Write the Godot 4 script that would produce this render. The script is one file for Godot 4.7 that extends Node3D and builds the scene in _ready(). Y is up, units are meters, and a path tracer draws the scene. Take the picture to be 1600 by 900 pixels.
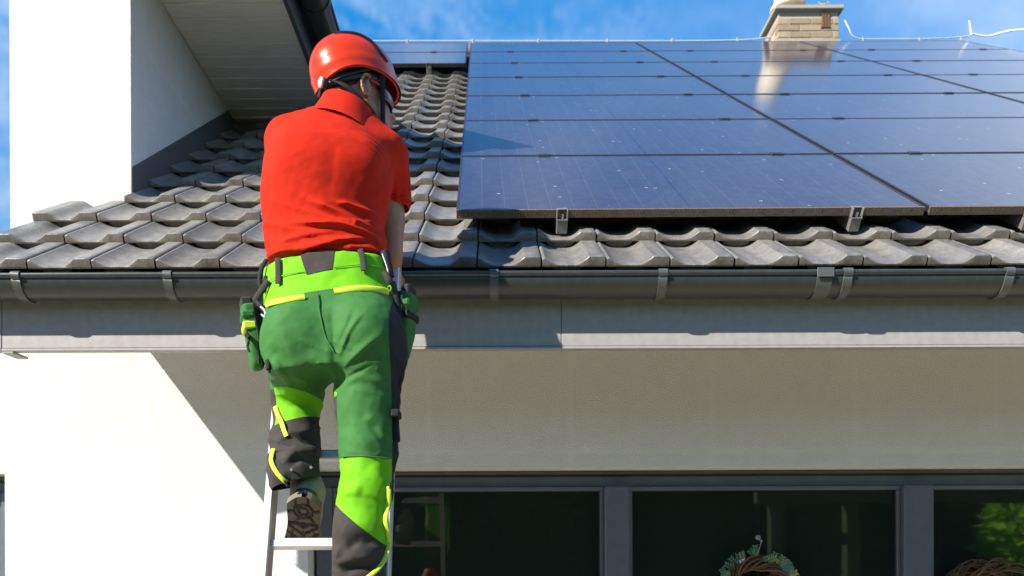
extends Node3D
# A roofer on a ladder at the eave of a tiled house with solar panels. Metres; the camera stands at z = 0 and looks along -z.

const PITCH := 0.6353                 # roof pitch, radians (36.4 degrees)
const EAVE := Vector3(0, 2.678, -2.75) # front edge of the lowest row of tiles
const TILE_W := 0.2193
const GAUGE := 0.300
const WALL_Z := -3.52
const ROOF_LEFT := -1.80
var rng := RandomNumberGenerator.new()
var M := {}
var used := {}

# ---------------------------------------------------------------- helpers
func numbered(called: String) -> String:
	if not used.has(called):
		used[called] = 0
		return called
	used[called] += 1
	return "%s_%03d" % [called, used[called]]

func thing(called: String, label: String, category: String, at := Vector3.ZERO, group := "") -> Node3D:
	var o := Node3D.new()
	o.name = numbered(called)
	add_child(o)
	o.position = at
	o.set_meta("label", label)
	o.set_meta("category", category)
	if group != "":
		o.set_meta("group", group)
	return o

func part(called: String, mesh: Mesh, m: Material, parent: Node, at := Vector3.ZERO) -> MeshInstance3D:
	var o := MeshInstance3D.new()
	o.name = called
	o.mesh = mesh
	if m:
		o.material_override = m
	o.position = at
	parent.add_child(o, true)
	return o

func structure(called: String, mesh: Mesh, m: Material) -> MeshInstance3D:
	var o := part(called, mesh, m, self)
	o.set_meta("kind", "structure")
	return o

func begin() -> SurfaceTool:
	var st := SurfaceTool.new()
	st.begin(Mesh.PRIMITIVE_TRIANGLES)
	st.set_smooth_group(-1)
	return st

func done(st: SurfaceTool) -> ArrayMesh:
	st.generate_normals()
	return st.commit()

func tri_out(st: SurfaceTool, a: Vector3, b: Vector3, c: Vector3, centre: Vector3) -> void:
	var n := (b - a).cross(c - a)
	if n.dot((a + b + c) / 3.0 - centre) > 0.0:   # front faces run clockwise
		st.add_vertex(a); st.add_vertex(c); st.add_vertex(b)
	else:
		st.add_vertex(a); st.add_vertex(b); st.add_vertex(c)

func quad_out(st: SurfaceTool, a: Vector3, b: Vector3, c: Vector3, d: Vector3, centre: Vector3) -> void:
	tri_out(st, a, b, c, centre)
	tri_out(st, a, c, d, centre)

# a box with chamfered edges
func box(st: SurfaceTool, lo: Vector3, hi: Vector3, bevel := 0.0, t := Transform3D.IDENTITY) -> void:
	var c := (lo + hi) / 2.0
	var h := (hi - lo) / 2.0
	var e := minf(bevel, minf(h.x, minf(h.y, h.z)) * 0.9)
	var centre := t * c
	if e <= 0.0:
		for ax in 3:
			var u := (ax + 1) % 3
			var w := (ax + 2) % 3
			for s in [-1.0, 1.0]:
				var p: Array[Vector3] = []
				for k in [[-1, -1], [1, -1], [1, 1], [-1, 1]]:
					var q := Vector3.ZERO
					q[ax] = s * h[ax]; q[u] = k[0] * h[u]; q[w] = k[1] * h[w]
					p.append(t * (c + q))
				quad_out(st, p[0], p[1], p[2], p[3], centre)
		return
	var f := func(ax: int, s: Vector3) -> Vector3:
		var q := Vector3(s.x * (h.x - e), s.y * (h.y - e), s.z * (h.z - e))
		q[ax] = s[ax] * h[ax]
		return t * (c + q)
	for ax in 3:
		var u := (ax + 1) % 3
		var w := (ax + 2) % 3
		for s in [-1.0, 1.0]:
			var p: Array[Vector3] = []
			for k in [[-1, -1], [1, -1], [1, 1], [-1, 1]]:
				var q := Vector3.ZERO
				q[ax] = s; q[u] = k[0]; q[w] = k[1]
				p.append(f.call(ax, q))
			quad_out(st, p[0], p[1], p[2], p[3], centre)
		for s in [-1.0, 1.0]:            # the edges that run along ax
			for r in [-1.0, 1.0]:
				var q1 := Vector3.ZERO
				q1[ax] = -1; q1[u] = s; q1[w] = r
				var q2 := q1
				q2[ax] = 1
				quad_out(st, f.call(u, q1), f.call(w, q1), f.call(w, q2), f.call(u, q2), centre)
	for x in [-1.0, 1.0]:
		for y in [-1.0, 1.0]:
			for z in [-1.0, 1.0]:
				var s := Vector3(x, y, z)
				tri_out(st, f.call(0, s), f.call(1, s), f.call(2, s), centre)

func box_mesh(lo: Vector3, hi: Vector3, bevel := 0.0, t := Transform3D.IDENTITY) -> ArrayMesh:
	var st := begin()
	box(st, lo, hi, bevel, t)
	return done(st)

# a round bar along a path; radius may be a number or one per point; flat squashes it along its second axis
func tube(st: SurfaceTool, pts: Array, radius, seg := 8, closed := false, flat := 1.0, side := Vector3.UP) -> void:
	st.set_smooth_group(1)
	var n := pts.size()
	var rings: Array = []
	for i in n:
		var a: Vector3 = pts[(i - 1 + n) % n] if closed else pts[maxi(i - 1, 0)]
		var b: Vector3 = pts[(i + 1) % n] if closed else pts[mini(i + 1, n - 1)]
		var t := (b - a).normalized()
		var x := side.cross(t)
		if x.length() < 0.05:
			x = Vector3.RIGHT.cross(t)
		x = x.normalized()
		var y := t.cross(x)
		var r: float = radius[i] if radius is Array else radius
		var ring: Array[Vector3] = []
		for k in seg:
			var g := TAU * k / seg
			ring.append(pts[i] + x * cos(g) * r + y * sin(g) * r * flat)
		rings.append(ring)
	for i in (n if closed else n - 1):
		var r0: Array = rings[i]
		var r1: Array = rings[(i + 1) % n]
		var mid: Vector3 = (pts[i] + pts[(i + 1) % n]) / 2.0
		for k in seg:
			var k2 := (k + 1) % seg
			quad_out(st, r0[k], r0[k2], r1[k2], r1[k], mid)
	if not closed:
		st.set_smooth_group(-1)
		for e in [0, n - 1]:
			var ring: Array = rings[e]
			var inner: Vector3 = pts[1] if e == 0 else pts[n - 2]
			for k in range(1, seg - 1):
				tri_out(st, ring[0], ring[k], ring[k + 1], inner)
	st.set_smooth_group(-1)

func tube_mesh(pts: Array, radius, seg := 8, closed := false, flat := 1.0, side := Vector3.UP) -> ArrayMesh:
	var st := begin()
	tube(st, pts, radius, seg, closed, flat, side)
	return done(st)

# a curve through the given points
func smooth_path(pts: Array, per := 6) -> Array:
	var out := []
	for i in pts.size() - 1:
		var p0: Vector3 = pts[maxi(i - 1, 0)]
		var p1: Vector3 = pts[i]
		var p2: Vector3 = pts[i + 1]
		var p3: Vector3 = pts[mini(i + 2, pts.size() - 1)]
		for k in per:
			out.append(p1.cubic_interpolate(p2, p0, p3, float(k) / per))
	out.append(pts[-1])
	return out

# a strip of sheet: a closed profile in y and z pushed along x
func extrude_x(st: SurfaceTool, profile: Array, x0: float, x1: float, smooth := true) -> void:
	var n := profile.size()
	var c := Vector2.ZERO
	for p in profile:
		c += p / n
	var area := 0.0
	for k in n:
		var p: Vector2 = profile[k]
		var q: Vector2 = profile[(k + 1) % n]
		area += p.x * q.y - q.x * p.y
	st.set_smooth_group(2 if smooth else -1)
	for k in n:
		var p: Vector2 = profile[k]
		var q: Vector2 = profile[(k + 1) % n]
		var a := Vector3(x0, p.x, p.y)
		var b := Vector3(x1, p.x, p.y)
		var d := Vector3(x0, q.x, q.y)
		var e := Vector3(x1, q.x, q.y)
		if area > 0.0:
			st.add_vertex(a); st.add_vertex(d); st.add_vertex(e); st.add_vertex(a); st.add_vertex(e); st.add_vertex(b)
		else:
			st.add_vertex(a); st.add_vertex(e); st.add_vertex(d); st.add_vertex(a); st.add_vertex(b); st.add_vertex(e)
	st.set_smooth_group(-1)
	var flat := PackedVector2Array(profile)
	var idx := Geometry2D.triangulate_polygon(flat)
	for k in range(0, idx.size(), 3):
		for x in [x0, x1]:
			var inner := Vector3((x0 + x1) / 2.0, c.x, c.y)
			tri_out(st, Vector3(x, flat[idx[k]].x, flat[idx[k]].y), Vector3(x, flat[idx[k + 1]].x, flat[idx[k + 1]].y), Vector3(x, flat[idx[k + 2]].x, flat[idx[k + 2]].y), Vector3(inner.x, flat[idx[k]].x, flat[idx[k]].y))

func noise_image(size: int, freq: float, seed_: int, octaves := 4, kind := FastNoiseLite.TYPE_SIMPLEX_SMOOTH) -> Image:
	var n := FastNoiseLite.new()
	n.seed = seed_
	n.frequency = freq
	n.noise_type = kind
	n.fractal_octaves = octaves
	return n.get_seamless_image(size, size)

func tex(im: Image) -> ImageTexture:
	im.generate_mipmaps()
	return ImageTexture.create_from_image(im)

# a colour texture: the noise picks a colour between dark and light (linear values)
func tinted(im: Image, dark: Color, light: Color) -> ImageTexture:
	var out := Image.create(im.get_width(), im.get_height(), false, Image.FORMAT_RGB8)
	for y in im.get_height():
		for x in im.get_width():
			out.set_pixel(x, y, dark.lerp(light, im.get_pixel(x, y).r).linear_to_srgb())
	return tex(out)

func mat(called: String, c: Color, rough := 0.7, metal := 0.0) -> StandardMaterial3D:
	var m := StandardMaterial3D.new()
	m.resource_name = called
	m.albedo_color = c.linear_to_srgb()
	m.roughness = rough
	m.metallic = metal
	M[called] = m
	return m

func grain(m: StandardMaterial3D, colour: Texture2D, height: Texture2D, per_metre: float, relief_cm: float, in_world := true) -> void:
	if colour:
		m.albedo_texture = colour
		m.albedo_color = Color.WHITE
	if height:
		m.heightmap_enabled = true
		m.heightmap_texture = height
		m.heightmap_scale = relief_cm
	m.uv1_triplanar = true
	m.uv1_world_triplanar = in_world
	m.uv1_scale = Vector3.ONE * per_metre

func L(r: float, g: float, b: float) -> Color:
	return Color(r, g, b)

# ---------------------------------------------------------------- smooth solids: a distance field on a grid, meshed as surface nets
class Field:
	var o: Vector3
	var c: float
	var nx: int
	var ny: int
	var nz: int
	var v := PackedFloat32Array()

	func _init(lo: Vector3, hi: Vector3, cell: float) -> void:
		o = lo
		c = cell
		nx = int(ceil((hi.x - lo.x) / cell)) + 1
		ny = int(ceil((hi.y - lo.y) / cell)) + 1
		nz = int(ceil((hi.z - lo.z) / cell)) + 1
		v.resize(nx * ny * nz)
		v.fill(0.2)

	func span(lo: Vector3, hi: Vector3) -> Array:
		return [clampi(int((lo.x - o.x) / c), 0, nx - 1), clampi(int((hi.x - o.x) / c) + 2, 0, nx), clampi(int((lo.y - o.y) / c), 0, ny - 1), clampi(int((hi.y - o.y) / c) + 2, 0, ny), clampi(int((lo.z - o.z) / c), 0, nz - 1), clampi(int((hi.z - o.z) / c) + 2, 0, nz)]

	func put(i: int, d: float, k: float) -> void:
		var a := v[i]
		if k <= 0.0:
			v[i] = minf(a, d)
			return
		var h := maxf(k - absf(a - d), 0.0) / k
		v[i] = minf(a, d) - h * h * k * 0.25

	func cap(a: Vector3, b: Vector3, ra: float, rb: float, k := 0.02) -> void:
		var pad := Vector3.ONE * (maxf(ra, rb) + k + 3.0 * c)
		var s := span(a.min(b) - pad, a.max(b) + pad)
		var ab := b - a
		var l2 := maxf(ab.length_squared(), 1e-9)
		for z in range(s[4], s[5]):
			for y in range(s[2], s[3]):
				var row := (z * ny + y) * nx
				for x in range(s[0], s[1]):
					var p := Vector3(o.x + x * c, o.y + y * c, o.z + z * c)
					var t := clampf((p - a).dot(ab) / l2, 0.0, 1.0)
					put(row + x, (p - a - ab * t).length() - lerpf(ra, rb, t), k)

	func ell(centre: Vector3, basis: Basis, r: Vector3, k := 0.02) -> void:
		var pad := Vector3.ONE * (maxf(r.x, maxf(r.y, r.z)) + k + 3.0 * c)
		var s := span(centre - pad, centre + pad)
		var inv := basis.inverse()
		for z in range(s[4], s[5]):
			for y in range(s[2], s[3]):
				var row := (z * ny + y) * nx
				for x in range(s[0], s[1]):
					var p := inv * (Vector3(o.x + x * c, o.y + y * c, o.z + z * c) - centre)
					var k0 := (p / r).length()
					var k1 := (p / (r * r)).length()
					put(row + x, k0 * (k0 - 1.0) / maxf(k1, 1e-6), k)

	# a stack of rounded cross sections [y, x, z, half width, half depth, power], lowest first
	func loft(q: Array, k := 0.02) -> void:
		var lo := Vector3(1e9, q[0][0], 1e9)
		var hi := Vector3(-1e9, q[-1][0], -1e9)
		for e in q:
			lo.x = minf(lo.x, e[1] - e[3]); hi.x = maxf(hi.x, e[1] + e[3])
			lo.z = minf(lo.z, e[2] - e[4]); hi.z = maxf(hi.z, e[2] + e[4])
		var pad := Vector3.ONE * (k + 3.0 * c)
		var s := span(lo - pad, hi + pad)
		for y in range(s[2], s[3]):
			var py := o.y + y * c
			var yy := clampf(py, q[0][0], q[-1][0])
			var i := 0
			while i < q.size() - 2 and q[i + 1][0] < yy:
				i += 1
			var e0: Array = q[i]
			var e1: Array = q[i + 1]
			var t := (yy - float(e0[0])) / (float(e1[0]) - float(e0[0]))
			t = clampf(t, 0.0, 1.0)
			var cx := lerpf(e0[1], e1[1], t)
			var cz := lerpf(e0[2], e1[2], t)
			var a := lerpf(e0[3], e1[3], t)
			var b := lerpf(e0[4], e1[4], t)
			var pw := lerpf(e0[5], e1[5], t)
			var over := maxf(float(q[0][0]) - py, py - float(q[-1][0]))
			for z in range(s[4], s[5]):
				var row := (z * ny + y) * nx
				var dz := pow(absf(o.z + z * c - cz) / b, pw)
				for x in range(s[0], s[1]):
					var g := pow(pow(absf(o.x + x * c - cx) / a, pw) + dz, 1.0 / pw)
					var d := (g - 1.0) * minf(a, b)
					put(row + x, maxf(d, over), k)

	# leave only the side the normal does not point to
	func cut(at: Vector3, n: Vector3) -> void:
		for z in nz:
			for y in ny:
				var row := (z * ny + y) * nx
				for x in nx:
					var d := (Vector3(o.x + x * c, o.y + y * c, o.z + z * c) - at).dot(n)
					if d > v[row + x]:
						v[row + x] = d

	# [points, triangle corners], front faces clockwise
	func net() -> Array:
		var id := PackedInt32Array()
		id.resize(v.size())
		id.fill(-1)
		var pts := PackedVector3Array()
		var sx := 1
		var sy := nx
		var sz := nx * ny
		for z in nz - 1:
			for y in ny - 1:
				var row := (z * ny + y) * nx
				for x in nx - 1:
					var i := row + x
					var a := [v[i], v[i + sx], v[i + sy], v[i + sx + sy], v[i + sz], v[i + sx + sz], v[i + sy + sz], v[i + sx + sy + sz]]
					var neg := 0
					for q in a:
						if q < 0.0:
							neg += 1
					if neg == 0 or neg == 8:
						continue
					var sum := Vector3.ZERO
					var n := 0
					for e in [[0, 1], [2, 3], [4, 5], [6, 7], [0, 2], [1, 3], [4, 6], [5, 7], [0, 4], [1, 5], [2, 6], [3, 7]]:
						var p: float = a[e[0]]
						var q: float = a[e[1]]
						if (p < 0.0) != (q < 0.0):
							var t := p / (p - q)
							var e0: int = e[0]
							var e1: int = e[1]
							var c0 := Vector3(e0 & 1, (e0 >> 1) & 1, e0 >> 2)
							var c1 := Vector3(e1 & 1, (e1 >> 1) & 1, e1 >> 2)
							sum += c0.lerp(c1, t)
							n += 1
					id[i] = pts.size()
					pts.append(o + (Vector3(x, y, z) + sum / n) * c)
		var tris := PackedInt32Array()
		for z in range(1, nz - 1):
			for y in range(1, ny - 1):
				var row := (z * ny + y) * nx
				for x in range(1, nx - 1):
					var i := row + x
					var inside := v[i] < 0.0
					for ax in 3:
						var step := sx if ax == 0 else sy if ax == 1 else sz
						if (v[i + step] < 0.0) == inside:
							continue
						var u := sy if ax == 0 else sz if ax == 1 else sx
						var w := sz if ax == 0 else sx if ax == 1 else sy
						var p := [id[i], id[i - u], id[i - u - w], id[i - w]]
						if p[0] < 0 or p[1] < 0 or p[2] < 0 or p[3] < 0:
							continue
						if inside:
							tris.append_array([p[0], p[2], p[1], p[0], p[3], p[2]])
						else:
							tris.append_array([p[0], p[1], p[2], p[0], p[2], p[3]])
		return [pts, tris]

func normals_of(pts: PackedVector3Array, tris: PackedInt32Array) -> PackedVector3Array:
	var n := PackedVector3Array()
	n.resize(pts.size())
	for k in range(0, tris.size(), 3):
		var a := tris[k]
		var b := tris[k + 1]
		var d := tris[k + 2]
		var f := (pts[d] - pts[a]).cross(pts[b] - pts[a])
		n[a] += f; n[b] += f; n[d] += f
	for k in n.size():
		n[k] = n[k].normalized()
	return n

# even out the grid's steps
func relax(pts: PackedVector3Array, tris: PackedInt32Array, times: int) -> PackedVector3Array:
	for pass_ in times:
		var sum := PackedVector3Array()
		var cnt := PackedInt32Array()
		sum.resize(pts.size())
		cnt.resize(pts.size())
		for k in range(0, tris.size(), 3):
			for e in 3:
				var a := tris[k + e]
				var b := tris[k + (e + 1) % 3]
				sum[a] += pts[b]; sum[b] += pts[a]
				cnt[a] += 1; cnt[b] += 1
		for k in pts.size():
			if cnt[k] > 0:
				pts[k] = pts[k].lerp(sum[k] / cnt[k], 0.5)
	return pts

func net_mesh(pts: PackedVector3Array, tris: PackedInt32Array, nrm: PackedVector3Array) -> ArrayMesh:
	var arr := []
	arr.resize(Mesh.ARRAY_MAX)
	arr[Mesh.ARRAY_VERTEX] = pts
	arr[Mesh.ARRAY_NORMAL] = nrm
	arr[Mesh.ARRAY_INDEX] = tris
	var m := ArrayMesh.new()
	m.add_surface_from_arrays(Mesh.PRIMITIVE_TRIANGLES, arr)
	return m

class Piece:
	var p := PackedVector3Array()
	var t := PackedInt32Array()
	var n := PackedVector3Array()
	var seen := {}

	func put(key, at: Vector3, normal: Vector3) -> int:
		if seen.has(key):
			return seen[key]
		seen[key] = p.size()
		p.append(at)
		n.append(normal)
		return p.size() - 1

# cut a mesh in two along the zero of f (a number per point): [inside (f < 0), outside], each [points, corners, normals]
func split(g: Array, f: PackedFloat32Array) -> Array:
	var pieces: Array[Piece] = [Piece.new(), Piece.new()]
	var pts: PackedVector3Array = g[0]
	var tris: PackedInt32Array = g[1]
	var nrm: PackedVector3Array = g[2]
	for k in range(0, tris.size(), 3):
		var t := [tris[k], tris[k + 1], tris[k + 2]]
		for side in 2:
			var poly := []
			var piece := pieces[side]
			for e in 3:
				var a: int = t[e]
				var b: int = t[(e + 1) % 3]
				var ina := (f[a] < 0.0) == (side == 0)
				var inb := (f[b] < 0.0) == (side == 0)
				if ina:
					poly.append(piece.put(a, pts[a], nrm[a]))
				if ina != inb:
					var lo := mini(a, b)
					var hi := maxi(a, b)
					var w := f[lo] / (f[lo] - f[hi])
					poly.append(piece.put(Vector2i(lo, hi), pts[lo].lerp(pts[hi], w), nrm[lo].lerp(nrm[hi], w).normalized()))
			for e in range(1, poly.size() - 1):
				piece.t.append_array([poly[0], poly[e], poly[e + 1]])
	return [[pieces[0].p, pieces[0].t, pieces[0].n], [pieces[1].p, pieces[1].t, pieces[1].n]]

func measure(g: Array, f: Callable) -> PackedFloat32Array:
	var out := PackedFloat32Array()
	out.resize(g[0].size())
	for k in g[0].size():
		out[k] = f.call(g[0][k])
	return out

# each triangle into four
func finer(g: Array) -> Array:
	var pts: PackedVector3Array = g[0]
	var tris: PackedInt32Array = g[1]
	var out := PackedInt32Array()
	var seen := {}
	for k in range(0, tris.size(), 3):
		var mid := [0, 0, 0]
		for e in 3:
			var p := tris[k + e]
			var q := tris[k + (e + 1) % 3]
			var key := Vector2i(mini(p, q), maxi(p, q))
			if not seen.has(key):
				seen[key] = pts.size()
				pts.append((pts[p] + pts[q]) / 2.0)
			mid[e] = seen[key]
		out.append_array([tris[k], mid[0], mid[2], mid[0], tris[k + 1], mid[1], mid[2], mid[1], tris[k + 2], mid[0], mid[1], mid[2]])
	pts = relax(pts, out, 1)
	return [pts, out, normals_of(pts, out)]

# folds of cloth: ridges [height, width, points in x and y] on the side that faces +z; each rises slowly above its line and drops off below it
func folds(g: Array, list: Array) -> void:
	var pts: PackedVector3Array = g[0]
	var nrm: PackedVector3Array = g[2]
	var boxes: Array[Rect2] = []
	for f in list:
		var r := Rect2(f[2][0], Vector2.ZERO)
		for q in f[2]:
			r = r.expand(q)
		boxes.append(r.grow(float(f[1]) * 3.5))
	var move := PackedFloat32Array()
	move.resize(pts.size())
	for n in list.size():
		var f: Array = list[n]
		var w: float = f[1]
		var q: Array = f[2]
		var r := boxes[n]
		for k in pts.size():
			var p := Vector2(pts[k].x, pts[k].y)
			if not r.has_point(p) or nrm[k].z < -0.1:
				continue
			var best := 1e9
			var along := 0.0
			var above := 0.0
			for s in q.size() - 1:
				var near := Geometry2D.get_closest_point_to_segment(p, q[s], q[s + 1])
				var d := near.distance_to(p)
				if d < best:
					best = d
					above = p.y - near.y
					along = (s + near.distance_to(q[s]) / maxf((q[s + 1] as Vector2).distance_to(q[s]), 1e-6)) / (q.size() - 1)
			var e := best / (w * (1.9 if above > 0.0 else 0.75))
			if e < 3.0:
				move[k] += float(f[0]) * exp(-e * e) * clampf(minf(along, 1.0 - along) * 4.0 + 0.12, 0.0, 1.0)
	for k in pts.size():
		if move[k] != 0.0:
			pts[k] += nrm[k] * move[k] * clampf(nrm[k].z * 1.4 + 0.3, 0.0, 1.0)
	g[0] = pts
	g[2] = normals_of(pts, g[1])

# ---------------------------------------------------------------- camera, sky, sun
func view_and_light() -> void:
	var cam := Camera3D.new()
	cam.name = "camera"
	add_child(cam)
	cam.position = Vector3(0, 1.75, 0)
	cam.rotation.z = -0.004
	cam.near = 0.05
	cam.far = 400.0
	cam.projection = Camera3D.PROJECTION_FRUSTUM    # level camera with a raised lens: uprights stay upright
	cam.size = 0.036
	cam.frustum_offset = Vector2(0.0012, 0.016)
	cam.current = true
	var lens := CameraAttributesPhysical.new()
	lens.frustum_focal_length = 24.0
	lens.frustum_near = 0.05
	lens.frustum_far = 400.0
	lens.frustum_focus_distance = 2.6
	lens.exposure_aperture = 3.2
	cam.attributes = lens
	cam.projection = Camera3D.PROJECTION_FRUSTUM
	cam.size = 0.036
	var env := Environment.new()
	env.background_mode = Environment.BG_SKY
	env.tonemap_mode = Environment.TONE_MAPPER_LINEAR
	env.tonemap_exposure = 2.1
	env.sdfgi_enabled = true
	env.ssao_enabled = true
	env.ssil_enabled = true
	var sky := Sky.new()
	var pano := PanoramaSkyMaterial.new()
	pano.panorama = sky_picture()
	sky.sky_material = pano
	env.sky = sky
	env.background_energy_multiplier = 1.0
	var we := WorldEnvironment.new()
	we.name = "environment"
	we.environment = env
	add_child(we)
	var sun := DirectionalLight3D.new()
	sun.name = "sun"
	add_child(sun)
	sun.light_energy = 1.5
	sun.light_color = Color(1.0, 0.968, 0.915)
	sun.light_angular_distance = 0.5
	sun.shadow_enabled = true
	sun.look_at_from_position(Vector3.ZERO, Vector3(1.39, -1.12, -1.0))

# a clear blue sky with wisps and heaps of cloud all round
func sky_picture() -> ImageTexture:
	var w := 1280
	var h := 640
	var im := Image.create(w, h, false, Image.FORMAT_RGBF)
	var wisp := FastNoiseLite.new()
	wisp.seed = 11; wisp.frequency = 4.2; wisp.fractal_octaves = 6; wisp.fractal_gain = 0.6
	wisp.domain_warp_enabled = true; wisp.domain_warp_amplitude = 0.12; wisp.domain_warp_frequency = 3.0
	var patch := FastNoiseLite.new()
	patch.seed = 5; patch.frequency = 1.1; patch.fractal_octaves = 2
	var banks := [Vector3(0.05, 0.60, -1.0), Vector3(-0.66, 0.62, -1.0), Vector3(-0.66, 0.49, -1.0), Vector3(1.5, 0.5, 0.6), Vector3(-1.2, 0.6, 0.9), Vector3(0.4, 0.7, 1.2), Vector3(1.6, 0.5, -0.7), Vector3(-1.5, 0.4, -0.2), Vector3(0.3, 1.5, 0.6)]
	var sizes := [0.085, 0.05, 0.06, 0.35, 0.4, 0.35, 0.22, 0.3, 0.4]
	var low := Color(0.24, 0.37, 0.48)
	var mid := Color(0.002, 0.132, 0.365)
	var top := Color(0.022, 0.085, 0.27)
	for y in h:
		var el := (0.5 - (y + 0.5) / h) * PI
		for x in w:
			var az := ((x + 0.5) / w - 0.5) * TAU
			var d := Vector3(sin(az) * cos(el), sin(el), -cos(az) * cos(el))
			if el <= -0.02:
				im.set_pixel(x, y, Color(0.20, 0.22, 0.20))
				continue
			var s := maxf(d.y, 0.0)
			var c := low.lerp(mid, smoothstep(0.02, 0.50, s)) if s < 0.55 else mid.lerp(top, smoothstep(0.55, 1.0, s))
			var toward := maxf(d.dot(Vector3(-1.39, 1.12, 1.0).normalized()), 0.0)
			c += Color(0.55, 0.52, 0.46) * (0.25 * pow(toward, 8.0) + 0.9 * pow(toward, 40.0))
			var near := 0.0
			for k in banks.size():
				var b: Vector3 = banks[k].normalized()
				var e := (d - b)
				near = maxf(near, exp(-(e.length_squared() - 0.55 * e.y * e.y * 0.0) / (sizes[k] * sizes[k] * 1.25)))
			var n := wisp.get_noise_3dv(d * Vector3(1, 1.8, 1)) * 0.5 + 0.5
			var general := smoothstep(0.76, 1.0, patch.get_noise_3dv(d * 2.0) * 0.5 + 0.5) * 0.3
			var cover := clampf(smoothstep(0.38, 0.80, n) * maxf(near, general), 0.0, 1.0)
			im.set_pixel(x, y, c.lerp(Color(0.50, 0.56, 0.62), cover * 0.58))
	return ImageTexture.create_from_image(im)

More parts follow.
